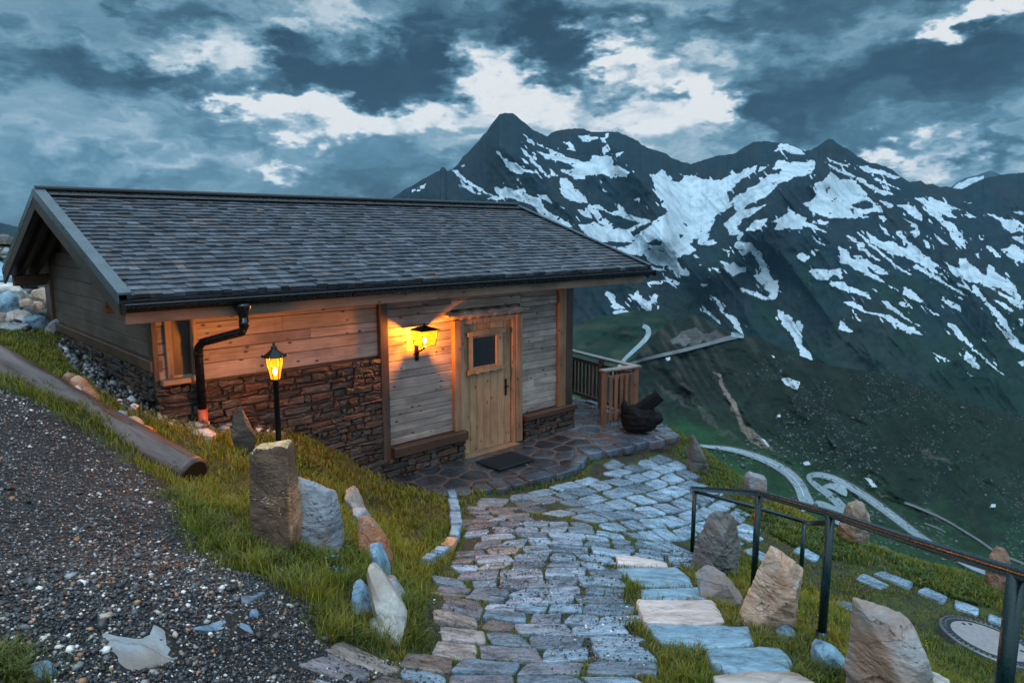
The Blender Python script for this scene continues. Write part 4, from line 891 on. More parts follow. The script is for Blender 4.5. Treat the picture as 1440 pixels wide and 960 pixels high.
# ================================================================== THE HUT
hut = empty('mountain_hut', (HO[0], HO[1], 0), HANG)
tag(hut, 'low wooden hut on a rubble stone base under a shallow grey shingle roof', 'hut')
SL, SR, DEP = -4.16, 2.37, 4.9            # left end, right end, depth
ZR, ZE = 3.80, 2.74                       # ridge and eave
WR, WE, WB = 2.50, -.72, 5.30             # ridge line, front eave, rear eave
RL, RR = -4.66, 3.57                      # verges
def masonry(mb, s0, s1, z0f, z1, y0, axis='x', depth=.075):
    """courses of rough stones on a wall face; z0f gives the ground line"""
    z = min(z0f(s0), z0f(s1), z0f((s0 + s1) / 2)) - .2
    while z < z1 - .01:
        hh = min(random.uniform(.035, .105), z1 - z); hh = z1 - z if z1 - z - hh < .04 else hh
        s_ = s0
        while s_ < s1 - .01:
            ww = random.choice((random.uniform(.06, .16), random.uniform(.14, .42))); ww = s1 - s_ if s1 - s_ - ww < .07 else ww
            if z + hh > z0f(s_ + ww / 2) - .25:
                o_ = random.uniform(0, .030); g_ = random.uniform(.004, .010)
                x0, x1, q0, q1 = s_ + g_, s_ + ww - g_, z + g_ * .7 + random.uniform(0, .01), z + hh - g_ * .7
                j = lambda k=.017: random.uniform(-k, k)
                rim = [(x0 + j(), q0 + j()), ((x0 + x1) / 2 + j(.02), q0 + j(.006)), (x1 + j(), q0 + j()), (x1 + j(), (q0 + q1) / 2), (x1 + j(), q1 + j()), ((x0 + x1) / 2 + j(.02), q1 + j(.006)), (x0 + j(), q1 + j()), (x0 + j(), (q0 + q1) / 2)]
                cx, cz = (x0 + x1) / 2, (q0 + q1) / 2; V = []
                for (k, d_) in ((1, 0), (1, -.6 * depth - o_), (.93, -.66 * depth - o_ - .006), (.5, -.68 * depth - o_ - .007)):
                    for (p, r_) in rim: V.append((cx + (p - cx) * k, y0 + d_ + (random.uniform(-.006, .006) if k < 1 else 0), cz + (r_ - cz) * k))
                V.append((cx, y0 - .68 * depth - o_ - .008, cz)); F = []
                for q_ in range(3): F += [(q_ * 8 + i, q_ * 8 + (i + 1) % 8, q_ * 8 + 8 + (i + 1) % 8, q_ * 8 + 8 + i) for i in range(8)]
                F += [(24 + i, 24 + (i + 1) % 8, 32) for i in range(8)]
                L = random.uniform(.5, 1.35); tn = np.array(random.choice([(1, 1, 1), (1.25, .92, .75), (.8, .85, .92), (1, .95, .9), (1.3, .85, .6)])) * L
                if axis == 'y': V = [(y, -x, z_) if False else (y0 - (y0 - y), x, z_) for x, y, z_ in V]
                mb.add(V, F, tn)
            s_ += ww
        z += hh
def gz(s, w): x, y = hut2w(s, w); return h1(x, y)
# front rubble wall, left: up to 1.70; low plinths either side of the door
b = MB(); masonry(b, SL - .04, -1.42, lambda s: gz(s, -.15), 1.68, -.0)
b.box(SL - .02, -1.42, -.045, .20, -.3, 1.66, .002, 'x', (.2, .2, .2)); b.build('stone_wall', M['rubblewall'], hut)
b = MB(); masonry(b, -1.75, .0, lambda s: -.1, .285, -.02); b.box(-1.75, -.005, -.06, .20, -.3, .27, .002, 'x', (.2, .2, .2)); b.build('stone_plinth', M['rubblewall'], hut)
b = MB(); masonry(b, 1.24, 2.44, lambda s: -.1, .33, -.02); b.box(1.245, 2.43, -.06, .20, -.3, .31, .002, 'x', (.2, .2, .2)); b.build('stone_plinth', M['rubblewall'], hut)
# gable base, left, seen under the sill
b = MB(); masonry(b, .0, DEP, lambda w: -.1 if False else gz(SL - .1, w), 1.86, 0.0)
b.v = [(SL - .0 + y, DEP - x, z) for (x, y, z) in b.v]; b.box(SL - .03, SL + .2, .06, DEP, .5, 1.86, .002, 'y', (.2, .2, .2)); b.build('gable_stone_base', M['rubblewall'], hut)
b = MB(); b.box(2.2, 2.40, .1, DEP, -.4, .5, .002, 'y'); b.build('stone_plinth', M['rubblewall'], hut)
# plank walls
def planks(mb, s0, s1, z0, z1, y, hmin=.085, hmax=.15, split=.0, tint=(1, 1, 1)):
    z = z0
    while z < z1 - .01:
        hh = min(random.uniform(hmin, hmax), z1 - z); hh = z1 - z if z1 - z - hh < .05 else hh
        cuts = [s0, s1]
        if random.random() < split: cuts.insert(1, random.uniform(s0 + .1, s1 - .1))
        if s1 - s0 > 2 and random.random() < .7: cuts.insert(1, random.uniform(s0 + .5, s1 - .5))
        cuts.sort()
        for a_, b_ in zip(cuts[:-1], cuts[1:]):
            L = random.uniform(.72, 1.18); o_ = random.uniform(-.006, .006)
            mb.box(a_ + .001, b_ - .0015, y + o_, y + .06, z + .002, z + hh - .002, .007, 'x', (L, L * random.uniform(.96, 1.0), L * random.uniform(.92, 1.02)))
        z += hh
b = MB(); planks(b, SL + .02, -1.42, 1.70, 2.62, .0, .12, .19); b.build('plank_wall', M['plank'], hut)
b = MB(); planks(b, -1.29, -.175, .43, 2.62, .0, .07, .15); b.build('plank_wall', M['plank'], hut)
b = MB(); planks(b, 1.20, 2.04, .43, 2.62, .0, .06, .13, .35); b.build('plank_wall', M['plank'], hut)
b = MB(); planks(b, -.175, 1.20, 2.21, 2.62, .0, .09, .14); b.build('plank_wall', M['plank'], hut)
b = MB(); b.box(SL, SR, .055, .16, 0, 2.75, .002, 'x', (.3, .3, .3)); b.build('inner_wall', M['plank'], hut)
# gable wall, left, pale boards running up to the roof slope
def roofz(w): return ZE - .10 + (ZR - ZE) * (w - WE) / (WR - WE) if w < WR else ZR - .10 - (ZR - ZE) * (w - WR) / (WB - WR)
def gable(x, x_in, name):
    b = MB(); z = 1.98 if x < 0 else .45
    while z < ZR - .2:
        hh = random.uniform(.14, .2); 
        wa = 0.02 if z + hh < roofz(0.02) else WE + (z + hh - ZE + .10) * (WR - WE) / (ZR - ZE)
        wb = DEP if z + hh < roofz(DEP) else WB - (z + hh - ZE + .10) * (WB - WR) / (ZR - ZE)
        if wb > wa + .05: b.box(min(x, x_in), max(x, x_in), max(wa, .02), min(wb, DEP), z + .002, z + hh - .002, .006, 'y', (.62, .55, .5), None)
        z += hh
    b.box((x + x_in) / 2 - .01, (x + x_in) / 2 + .01, .02, DEP, 0.3, 2.7, .001, 'y', (.3, .3, .3))
    return b.build(name, M['grey_y'], hut)
gable(SL, SL + .06, 'gable_wall'); gable(SR, SR - .06, 'gable_wall')
b = MB(); b.box(SL - .06, SL + .06, -.02, DEP + .1, 1.86, 1.98, .008, 'y'); b.build('gable_sill_beam', M['brown_x'], hut)
b = MB(); b.box(SL - .035, SL + .02, -.035, .10, 1.60, 2.62, .006, 'z', (.8, .8, .8)); b.build('corner_board', M['brown_z'], hut)
b = MB(); b.box(SL - .05, SL + .14, DEP - .35, DEP, 1.2, 2.62, .01, 'z', (1.4, 1.2, 1.1)); b.build('corner_post', M['brown_z'], hut)
b = MB(); b.box(-1.42, -1.295, -.075, .06, .20, 2.62, .008, 'z', (.85, .85, .9)); b.build('wall_post', M['brown_z'], hut)
b = MB(); b.box(2.04, 2.215, -.07, .06, .36, 2.62, .008, 'z', (1, .9, .8)); b.build('wall_post', M['warm_z'], hut)
b = MB(); b.box(2.22, 2.375, -.075, .10, .36, 2.62, .008, 'z', (.6, .65, .7)); b.build('corner_post', M['brown_z'], hut)
b = MB(); b.box(-1.292, .005, -.15, .02, .29, .425, .01, 'x', (.75, .62, .55)); b.build('sill_beam', M['brown_x'], hut)
b = MB(); b.box(1.22, 2.43, -.15, .02, .335, .425, .01, 'x', (.75, .62, .55)); b.build('sill_beam', M['brown_x'], hut)
# narrow shuttered slot near the left corner
sw = MB(); sw.box(-4.06, -3.99, -.035, .01, 1.78, 2.45, .006); sw.box(-3.80, -3.73, -.035, .01, 1.78, 2.45, .006); sw.box(-4.10, -3.70, -.04, .01, 2.45, 2.53, .006)
swo = sw.build('slot_window', M['warm_z'], hut)
b = MB(); b.box(-3.985, -3.805, -.006, .02, 1.80, 2.44, .002, 'z', (.9, .9, .9)); b.build('shutter', M['brown_z'], swo)
b = MB(); b.box(-4.14, -3.86, -.14, -.002, 1.72, 1.775, .01, 'x', (1.2, 1.1, 1)); b.build('sill', M['warm_x'], swo)
# door frame, lintel, door
b = MB(); b.box(-.175, -.045, -.07, .05, .43, 2.06, .008, 'z', (1.1, 1, .95)); b.build('door_jamb', M['warm_z'], hut)
b = MB(); b.box(1.065, 1.20, -.07, .05, .02, 2.06, .008, 'z', (1.1, 1, .95)); b.build('door_jamb', M['warm_z'], hut)
b = MB(); b.box(-.043, .018, -.045, .06, .0, 2.06, .006, 'z', (1.4, 1.35, 1.35)); b.box(1.0, 1.063, -.045, .06, .0, 2.06, .006, 'z', (1.3, 1.2, 1.15)); b.box(.018, 1.0, -.045, .06, 1.985, 2.06, .006, 'x', (1.4, 1.35, 1.35)); b.build('door_frame', M['warm_z'], hut)
# lintel: a rough-hewn log with a wavy lower edge and split ends
b = MB(); n = 30; V = []
for i in range(n + 1):
    s_ = -.31 + 1.60 * i / n; up_ = 2.205 + .012 * math.sin(i * 1.3) - (.05 * (abs(i - n / 2) / (n / 2)) ** 6); lo_ = 2.065 + .008 * math.sin(i * 2.1) + (.05 * (abs(i - n / 2) / (n / 2)) ** 8)
    for k in range(10):
        t = 2 * math.pi * k / 10; yy = -.045 + .075 * math.cos(t); zz = (up_ + lo_) / 2 + (up_ - lo_) / 2 * math.sin(t)
        V.append((s_, yy + .003 * math.sin(i * .5 + k * .7), zz))
F = [(i * 10 + k, i * 10 + (k + 1) % 10, (i + 1) * 10 + (k + 1) % 10, (i + 1) * 10 + k) for i in range(n) for k in range(10)] + [tuple(range(10))[::-1], tuple(n * 10 + k for k in range(10))]
b.add(V, [f[::-1] for f in F], (1.0, .95, .95)); b.build('door_lintel', M['plank'], hut)
b = MB(); xs = np.linspace(.02, .998, 8)
for i in range(7):
    L = random.uniform(.92, 1.06); b.box(xs[i] + .001, xs[i + 1] - .001, .0, .05, .03, 1.98, .012, 'z', (L, L, L))
door = b.build('door', M['door_z'], hut)
b = MB(); b.box(.02, .998, .012, .02, .0, .03, .003, 'x', (3, 3, 3)); b.build('threshold_strip', M['flash'], door)
b = MB(); b.box(.12, .205, -.035, -.001, 1.30, 1.80, .006, 'z', (1.1, 1.1, 1.1)); b.box(.665, .79, -.035, -.001, 1.30, 1.80, .006, 'z', (1.1, 1.1, 1.1)); b.box(.205, .665, -.030, -.001, 1.30, 1.33, .006, 'x')
b.box(.205, .665, -.030, -.001, 1.765, 1.80, .006, 'x'); b.build('window_frame', M['door_z'], door)
b = MB(); b.prism([(.09, 1.80), (.84, 1.80), (.84, 1.86), (.46, 1.89), (.09, 1.86)], 'y', -.055, -.002); b.build('window_hood', M['door_z'], door)
sc_ = [(.09, 1.30)] + [(.09 + .72 * i / 36, 1.225 + .022 * abs(math.sin(math.pi * i / 9))) for i in range(37)] + [(.81, 1.30)]
b = MB(); b.prism(sc_, 'y', -.06, -.002, (1.05, 1.05, 1.05)); b.build('scalloped_window_shelf', M['door_z'], door)
mg, Gg, pg = new_mat('ripple_glass'); pg.inputs['Base Color'].default_value = (.010, .014, .018, 1); pg.inputs['Roughness'].default_value = .12
bump(Gg, pg, Gg.noise(coords(Gg, True, (1, 1, 1), False), 38, 4, .6), .8, .01); M['glass'] = mg
b = MB(); b.box(.205, .665, -.010, -.002, 1.33, 1.765, .001, 'x'); b.build('window_pane', M['glass'], door)
b = MB(); b.box(.865, .905, -.014, -.001, .80, 1.06, .008, 'z'); b.tube([(.885, -.01, .95), (.885, -.06, .95), (.80, -.065, .945)], .011, 8); b.tube([(.885, -.013, .87), (.885, -.02, .87)], .012, 10); b.build('handle', M['iron'], door)
b = MB(); b.box(-.045, 1.065, -.14, .05, -.004, .012, .004, 'x', (.9, .8, .7)); b.build('doorstep', M['warm_x'], hut)
# roof
roof = MB()
def slope_pt(w, off=0): # point on the front/back slope plus a height offset
    if w <= WR: return ZE + (ZR - ZE) * (w - WE) / (WR - WE) + off
    return ZR - (ZR - ZE) * (w - WR) / (WB - WR) + off
deck = [(WE + .02, slope_pt(WE + .02) - .045), (WR, ZR - .045), (WB - .02, slope_pt(WB - .02) - .045), (WB - .02, slope_pt(WB - .02) - .09), (WR, ZR - .09), (WE + .02, slope_pt(WE + .02) - .09)]
roof.prism([(p, q_) for p, q_ in deck[::-1]], 'x', RL + .02, RR - .02, (.6, .5, .4))
rf = roof.build('roof', M['brown_x'], hut)
def shingles(w0, w1, up):
    mb = MB(); Lw = abs(w1 - w0); sl = math.atan2(ZR - ZE, Lw); L = Lw / math.cos(sl); rows = 25 if up > 0 else 22; ex = L / rows
    for r_ in range(rows):
        d0 = r_ * ex; s_ = RL + .10 + random.uniform(-.1, 0)
        while s_ < RR - .03:
            ww = random.uniform(.085, .165); x0 = max(s_, RL + .08) + .0015; x1 = min(s_ + ww, RR - .03) - .0015
            if x1 - x0 > .02:
                jd = random.uniform(-.012, .010); a0 = d0 + jd; a1 = min(d0 + ex * 1.9, L); th = random.uniform(.026, .036); lift = random.uniform(0, .014)
                if r_ == 0: th += .012
                V = []
                for (d_, zt, zb) in ((a0, .030 + lift, .030 + lift - th), (a1, .004, -.008)):
                    for xx in (x0, x1):
                        for zz in (zt, zb):
                            y = w0 + up * (d_ * math.cos(sl) - zz * math.sin(sl)); z = ZE + d_ * math.sin(sl) + zz * math.cos(sl) - .03
                            V.append((xx, y, z))
                F = [(0, 1, 3, 2), (4, 6, 7, 5), (0, 2, 6, 4), (1, 5, 7, 3), (0, 4, 5, 1), (2, 3, 7, 6)]
                if up > 0: F = [f[::-1] for f in F]
                q_ = random.random(); Lc = .50 + .85 * q_ ** 2; tn = np.array([.95, 1.0, 1.08]) * Lc
                if random.random() < .12: tn = np.array([1.2, .95, .85]) * Lc
                mb.add(V, F, tn)
            s_ += ww
    return mb.build('shingles', M['shingle'], rf)
shingles(WE, WR, 1); shingles(WB, WR, -1)
b = MB()
for sg, wa, wb in ((1, WE, WR), (-1, WB, WR)):
    b.bar((RL + .10, WR - sg * .09, slope_pt(WR - sg * .09) + .028), (RR - .05, WR - sg * .09, slope_pt(WR - sg * .09) + .028), .20, .012, (0, -sg * (ZR - ZE), abs(wb - wa)), .002)
b.tube([(RL + .02, WR, ZR + .05), (RR - .02, WR, ZR + .05)], .035, 10); b.build('ridge_cap', M['gutter'], rf)
sc2 = MB()
def verge(x0, x1, name, face):
    b = MB()
    for wa, wb in ((WE - .03, WR), (WB + .03, WR)):
        za, zb = slope_pt(wa) if wa < WR else slope_pt(wa), ZR
        sg = 1 if wa < WR else -1
        p = [(wa, slope_pt(wa) + .045), (wb, zb + .05), (wb, zb + .028), (wa, slope_pt(wa) + .023)]
        if sg > 0: p = p[::-1]
        b.prism(p if sg > 0 else p, 'x', x0, x1)
        p = [(wa, slope_pt(wa) + .02), (wb, zb + .025), (wb, zb - .05), (wa, slope_pt(wa) - .055)]
        xx = (x0 - .004, x0 + .008) if face < 0 else (x1 - .008, x1 + .004)
        b.prism(p[::-1] if sg > 0 else p, 'x', *xx)
    o_ = b.build(name, M['flash'], rf)
    c = MB()
    for wa, wb in ((WE - .01, WR), (WB + .01, WR)):
        p = [(wa, slope_pt(wa) - .055), (wb, ZR - .05), (wb, ZR - .20), (wa, slope_pt(wa) - .20)]
        xx = (x0 + .0, x0 + .035) if face < 0 else (x1 - .035, x1)
        c.prism(p[::-1] if wa < WR else p, 'x', *xx, tint=(.30, .25, .22))
    c.build('barge_board', M['grey_y'], rf)
    return o_
verge(RL - .0, RL + .12, 'verge_flashing', -1); verge(RR - .07, RR + .01, 'verge_flashing', 1)
# purlins and gable rafters under the left overhang, rafter tails under the eave
for w_, z_ in ((.0, 2.62), (WR, 3.66), (DEP, 2.62)):
    b = MB(); b.box(RL + .06, RR - .06, w_ - .07, w_ + .07, z_ - .10, z_ + .06, .01, 'x', (.9, .75, .65)); b.build('purlin', M['brown_x'], hut)
for x in (RL + .16, RL + .34):
    b = MB()
    for wa, wb in ((WE + .05, WR), (WB - .05, WR)):
        p = [(wa, slope_pt(wa) - .095), (wb, ZR - .095), (wb, ZR - .21), (wa, slope_pt(wa) - .21)]
        b.prism(p[::-1] if wa < WR else p, 'x', x, x + .05, (.42, .34, .30))
    b.build('gable_rafter', M['grey_y'], hut)
for i, x in enumerate(np.arange(-3.95, 3.5, .72)):
    b = MB(); p = [(WE + .06, slope_pt(WE + .06) - .095), (.3, slope_pt(.3) - .095), (.3, slope_pt(.3) - .22), (WE + .06, slope_pt(WE + .06) - .22)]
    b.prism(p[::-1], 'x', x - .045, x + .045, (1.2, 1.1, 1)); b.build('rafter', M['warm_x'], hut)
b = MB(); b.box(RL + .06, RR - .12, WE + .02, WE + .05, 2.47, 2.60, .006, 'x', (.85, .8, .8)); b.build('eave_fascia', M['warm_x'], hut)
# gutter: an open half pipe with a rolled lip
b = MB(); pr = [(WE - .13 + .065 - .065 * math.cos(t), 2.66 - .075 * math.sin(t)) for t in np.linspace(0, math.pi, 9)]
pr2 = [(WE - .13 + .065 - .061 * math.cos(t), 2.662 - .070 * math.sin(t)) for t in np.linspace(math.pi, 0, 9)]
b.prism((pr + pr2)[::-1], 'x', RL + .02, RR + .02); b.tube([(RL + .02, WE - .13, 2.664), (RR + .02, WE - .13, 2.664)], .010, 8)
b.box(RL + .02, RR + .0, WE - .005, WE + .018, 2.60, 2.70, .003, 'x')
gut = b.build('gutter', M['gutter'], hut)
for x0_ in (RL + .015, RR + .01):
    b = MB(); b.box(x0_, x0_ + .015, WE - .135, WE, 2.58, 2.68, .004, 'y'); b.build('gutter_end_cap', M['gutter'], gut)
# downpipe
gx = -3.52
b = MB(); b.lathe([(.035, 2.44), (.045, 2.46), (.085, 2.57), (.085, 2.60)], 14, (gx, WE - .065))
b.tube([(gx, WE - .065, 2.46), (gx, WE - .065, 2.36), (gx - .02, WE - .055, 2.31), (gx - .22, -.22, 2.16), (gx - .25, -.17, 2.10), (gx - .25, -.155, 1.98), (gx - .25, -.155, 1.40)], .045, 14)
b.tube([(gx, WE - .065, 2.43), (gx, WE - .065, 2.36)], .050, 14); b.tube([(gx - .25, -.155, 2.06), (gx - .25, -.155, 2.0)], .050, 14)
dp = b.build('downpipe', M['gutter'], hut, True)
b = MB(); b.tube([(gx - .25, -.155, 1.42), (gx - .25, -.155, 1.05)], .052, 14); b.build('drain_collar', M['orange'], dp, True)

# ------------------------------------------------------------------ wall lantern
def glass_lit(name, c, e):
    m = bpy.data.materials.new(name); m.use_nodes = True; m.node_tree.nodes.clear(); G_ = NG(m.node_tree)
    n_o = G_.noise(coords(G_, True, (1, 1, 1), False), 40, 3, .6)
    em = G_.n('ShaderNodeEmission', i_0=tuple(c) + (1,)); G_.set(em.inputs[1], G_.maprange(n_o, .3, .7, e * .7, e * 1.3))
    tr = G_.n('ShaderNodeBsdfTransparent'); tr.inputs[0].default_value = (1, .80, .45, 1)
    mx = G_.n('ShaderNodeMixShader', i_0=.45, i_1=tr.outputs[0], i_2=em.outputs[0]); G_.n('ShaderNodeOutputMaterial', i_0=mx.outputs[0]); return m
M['lit'] = glass_lit('amber_lantern_glass', (1.0, .34, .010), 3.2)
mb_, Gb, pb = new_mat('glowing_bulb'); pb.inputs['Emission Color'].default_value = (1, .72, .30, 1); pb.inputs['Emission Strength'].default_value = 60; M['bulb'] = mb_
def lamp(parent, loc, power, name='lamp_light'):
    ld = bpy.data.lights.new(name, 'POINT'); ld.energy = power; ld.color = (1.0, .345, .03); ld.shadow_soft_size = .045
    o_ = bpy.data.objects.new(name, ld); COL.objects.link(o_); o_.parent = parent; o_.location = loc; return o_
x, y = hut2w(-.80, -.20)
wl = empty('wall_lantern', (x, y, 1.80), HANG)
tag(wl, 'square black wall lantern glowing amber on the planks left of the hut door', 'lantern')
def frustum(mb, n, r0, z0, r1, z1, rot, t=(1, 1, 1)): mb.lathe([(r0, z0), (r1, z1)], n, (0, 0), t, rot)
q4 = math.pi / 4
b = MB(); frustum(b, 4, .150, -.010, .150, .0, q4); frustum(b, 4, .205, .205, .205, .212, q4)
for k in range(4):
    t = q4 + k * math.pi / 2; b.bar((.145 * math.cos(t), .145 * math.sin(t), -.005), (.185 * math.cos(t), .185 * math.sin(t), .207), .012, .012, (math.cos(t), math.sin(t), 0), .002)
b.build('lantern_cage', M['iron'], wl)
b = MB(); frustum(b, 4, .245, .211, .02, .268, q4); b.lathe([(.02, .268), (.012, .28), (.018, .29), (.004, .30)], 10); b.build('lantern_roof', M['iron'], wl)
for k in range(4):
    t0, t1 = q4 + k * math.pi / 2, q4 + (k + 1) * math.pi / 2
    V = [(r * math.cos(t), r * math.sin(t), z) for r, z, t in ((.138, .002, t0), (.138, .002, t1), (.180, .203, t1), (.180, .203, t0))]
    b = MB(); b.add(V, [(0, 1, 2, 3)]); b.build('glass_pane', M['lit'], wl)
b = MB(); b.lathe([(.006, .02), (.022, .04), (.028, .06), (.020, .085), (.006, .10)], 12); b.build('bulb', M['bulb'], wl, True)
b = MB(); b.tube([(0, 0, -.01), (0, .02, -.05), (0, .09, -.09), (0, .165, -.11)], .012, 8); b.tube([(0, .165, -.11), (0, .18, -.20)], .022, 8); b.box(-.03, .03, .175, .195, -.24, -.02, .006, 'z')
pts = [(.0 + .05 * math.cos(t) * (1 - t / 9), .10 - .0, -.09 + .05 * math.sin(t) * (1 - t / 9)) for t in np.linspace(0, 7, 22)]; b.tube([(p[0] + .04, p[1], p[2] + .03) for p in pts], .006, 6)
b.tube([(.09 + .025 * math.cos(t) * (1 - t / 9), .10, -.03 + .025 * math.sin(t) * (1 - t / 9)) for t in np.linspace(0, 7, 18)], .005, 6)
b.tube([(-.16, .19, .05), (-.16, .05, .06), (-.14, 0, .08)], .006, 6); b.tube([(-.16 , .10 + .03 * math.cos(t) * (1 - t / 9), .07 + .03 * math.sin(t) * (1 - t / 9)) for t in np.linspace(0, 7, 18)], .005, 6)
b.build('scroll_bracket', M['iron'], wl)
lamp(wl, (0, 0, .135), 260)
# ------------------------------------------------------------------ garden lamp on a post
px_, py_ = P(393, 640, 7.15)[:2]
LS = .82
pl_ = empty('lamp_post', (px_, py_, h1(px_, py_) - .02), .4)
tag(pl_, 'short black garden lamp post with a glowing six-sided lantern standing in the grass', 'lamp post')
pl_.scale = (LS, LS, LS); hz = (P(393, 534, 7.15)[2] - pl_.location.z) / LS
b = MB(); b.lathe([(.045, -.1), (.045, .10), (.034, .13), (.034, hz - .06), (.042, hz - .05), (.030, hz - .01), (.055, hz)], 16); b.build('post', M['iron'], pl_, True)
b = MB(); n = 6
frustum(b, n, .060, hz, .060, hz + .012, 0); frustum(b, n, .112, hz + .285, .112, hz + .295, 0)
for k in range(n):
    t = k * math.pi / 3; b.bar((.058 * math.cos(t), .058 * math.sin(t), hz + .005), (.106 * math.cos(t), .106 * math.sin(t), hz + .288), .009, .009, (math.cos(t), math.sin(t), 0), .002)
b.build('lantern_cage', M['iron'], pl_)
for k in range(n):
    t0, t1 = k * math.pi / 3, (k + 1) * math.pi / 3
    V = [(r * math.cos(t), r * math.sin(t), hz + z) for r, z, t in ((.055, .013, t0), (.055, .013, t1), (.102, .283, t1), (.102, .283, t0))]
    b = MB(); b.add(V, [(0, 1, 2, 3)]); b.build('glass_pane', M['lit'], pl_)
b = MB(); b.lathe([(.145, hz + .293), (.150, hz + .300), (.115, hz + .325), (.05, hz + .375), (.035, hz + .40), (.04, hz + .41), (.03, hz + .425), (.012, hz + .44), (.018, hz + .455), (.003, hz + .48)], 12)
for k in range(6):
    t = k * math.pi / 3; b.lathe([(.002, hz + .285), (.016, hz + .30), (.014, hz + .318), (.003, hz + .33)], 6, (.142 * math.cos(t), .142 * math.sin(t)))
b.build('lantern_roof', M['iron'], pl_)
b = MB(); b.lathe([(.006, hz + .06), (.022, hz + .085), (.026, hz + .11), (.018, hz + .14), (.005, hz + .16)], 12); b.build('bulb', M['bulb'], pl_, True)
lamp(pl_, (0, 0, hz + .20), 110)

# ================================================================== ROCKS
_ico = {}
def ico(n):
    if n not in _ico:
        bm = bmesh.new(); bmesh.ops.create_icosphere(bm, subdivisions=n, radius=1); bm.verts.ensure_lookup_table()
        _ico[n] = (np.array([v.co[:] for v in bm.verts]), np.array([[v.index for v in f.verts] for f in bm.faces])); bm.free()
    return _ico[n]
def rock(name, label, cat, px, Y, thick, mat, seed=0, group=None, tint=(1, 1, 1), rough=.03, sub=5, tilt=(.12, .55), extra=6, sharp=26, yaw=0.0, auto=True):
    """a faceted stone whose side-on outline is given in photo pixels, at its own distance, with real depth"""
    rr = np.random.default_rng(seed + 11)
    Yin = Y
    if auto:
        xs_ = [p[0] for p in px]; Y = Gd(sum(xs_) / len(xs_), max(p[1] for p in px) - 4)[1] + thick * .3
    print('ROCKY %s  %.2f -> %.2f' % (label[:40], Yin, Y))
    pts = np.array([P(x, y, Y) for x, y in px]); c = (pts.min(0) + pts.max(0)) / 2; Q = (pts - c)[:, [0, 2]]
    from_area = sum(Q[i][0] * Q[(i + 1) % len(Q)][1] - Q[(i + 1) % len(Q)][0] * Q[i][1] for i in range(len(Q)))
    if from_area < 0: Q = Q[::-1]
    # convex hull of the outline
    S = sorted(map(tuple, Q)); 
    def half(S_):
        h = []
        for p in S_:
            while len(h) > 1 and (h[-1][0] - h[-2][0]) * (p[1] - h[-2][1]) - (h[-1][1] - h[-2][1]) * (p[0] - h[-2][0]) <= 0: h.pop()
            h.append(p)
        return h[:-1]
    hull = half(S) + half(S[::-1]); N, Dd = [], []
    for a, b_ in zip(hull, hull[1:] + hull[:1]):
        ex, ez = b_[0] - a[0], b_[1] - a[1]; L = math.hypot(ex, ez)
        if L < 1e-4: continue
        nx, nz = ez / L, -ex / L; d = a[0] * nx + a[1] * nz
        if nz < -.15: continue
        for sg in (-1, 1):
            ph = rr.uniform(*tilt); N.append((nx * math.cos(ph), sg * math.sin(ph), nz * math.cos(ph))); Dd.append(max(d, .02) * math.cos(ph))
    sc = np.abs(Q).max(); g0 = h1(c[0], c[1]) - c[2]
    N.append((0., 0., -1.)); Dd.append(max(-Q[:, 1].min(), -(g0 - .10)))
    for sg in (-1, 1): N.append((sg * .985, 0., -.17)); Dd.append(np.abs(Q[:, 0]).max() * 1.05)
    for k in range(extra):
        sg = -1 if k % 2 == 0 else 1; kf = .22 if tilt[0] == 0 else 1.0; v = np.array([rr.uniform(-.55, .55) * kf, sg, rr.uniform(-.3, .6) * kf]); v /= np.linalg.norm(v); N.append(tuple(v)); Dd.append(thick / 2 * rr.uniform(.8, 1.15))
    N = np.array(N); Dd = np.array(Dd); D, F = ico(sub)
    dots = D @ N.T; r = np.where(dots > 1e-3, Dd[None] / np.maximum(dots, 1e-3), 1e3)
    r = -np.log(np.exp(-sharp * (r / sc)).sum(1)) / sharp * sc if False else (r ** -float(sharp * 2.2)).sum(1) ** (-1.0 / (sharp * 2.2))
    nn = fbm3(D * 2.2 + seed, seed, 5) - .5; n2 = np.abs(fbm3(D * 5 + seed * 2, seed + 7, 4) - .5)
    n3 = ridged(D[:, 0] * 2.4 + D[:, 2] * 1.1 + seed, D[:, 2] * 3.2 - D[:, 1] * 1.7, seed, 4, .5) - .6
    r = r * (1 + nn * rough * 3.6 + n3 * rough * 2.4) - n2 * rough * sc * 2.2 + (fbm3(D * 15 + seed, seed + 9, 4) - .5) * sc * .035
    ck = ridged(D[:, 0] * 3.1 + D[:, 1] * 2.0 + seed * 3, D[:, 2] * 2.2 + D[:, 1] * 1.3, seed + 40, 2, .5); r = r - sc * .055 * np.clip((ck - .86) * 9, 0, 1) - sc * .03 * (np.floor(fbm(D[:, 0] * 1.5 + D[:, 2] * 2.6 + seed, D[:, 1] * 2 - D[:, 2], seed, 3) * 7) / 7 - .5) * (rough / .03)
    V = D * r[:, None]
    if yaw: ca, sa = math.cos(yaw), math.sin(yaw); V = np.column_stack([V[:, 0] * ca - V[:, 1] * sa, V[:, 0] * sa + V[:, 1] * ca, V[:, 2]])
    base = c + np.array([0, 0, V[:, 2].min()]); me = mesh_np(name, V - np.array([0, 0, V[:, 2].min()]), F, np.tile(np.array(tint, float), (len(V), 1)), True, {'rnd': np.full(len(V), rr.random())})
    try:
        me.set_sharp_from_angle(angle=RAD(28))
    except Exception: pass
    o = link(name, me, mat); o.location = base
    tag(o, label, cat, group); return o
EDGE = 'boulders set along the outer edge of the path'
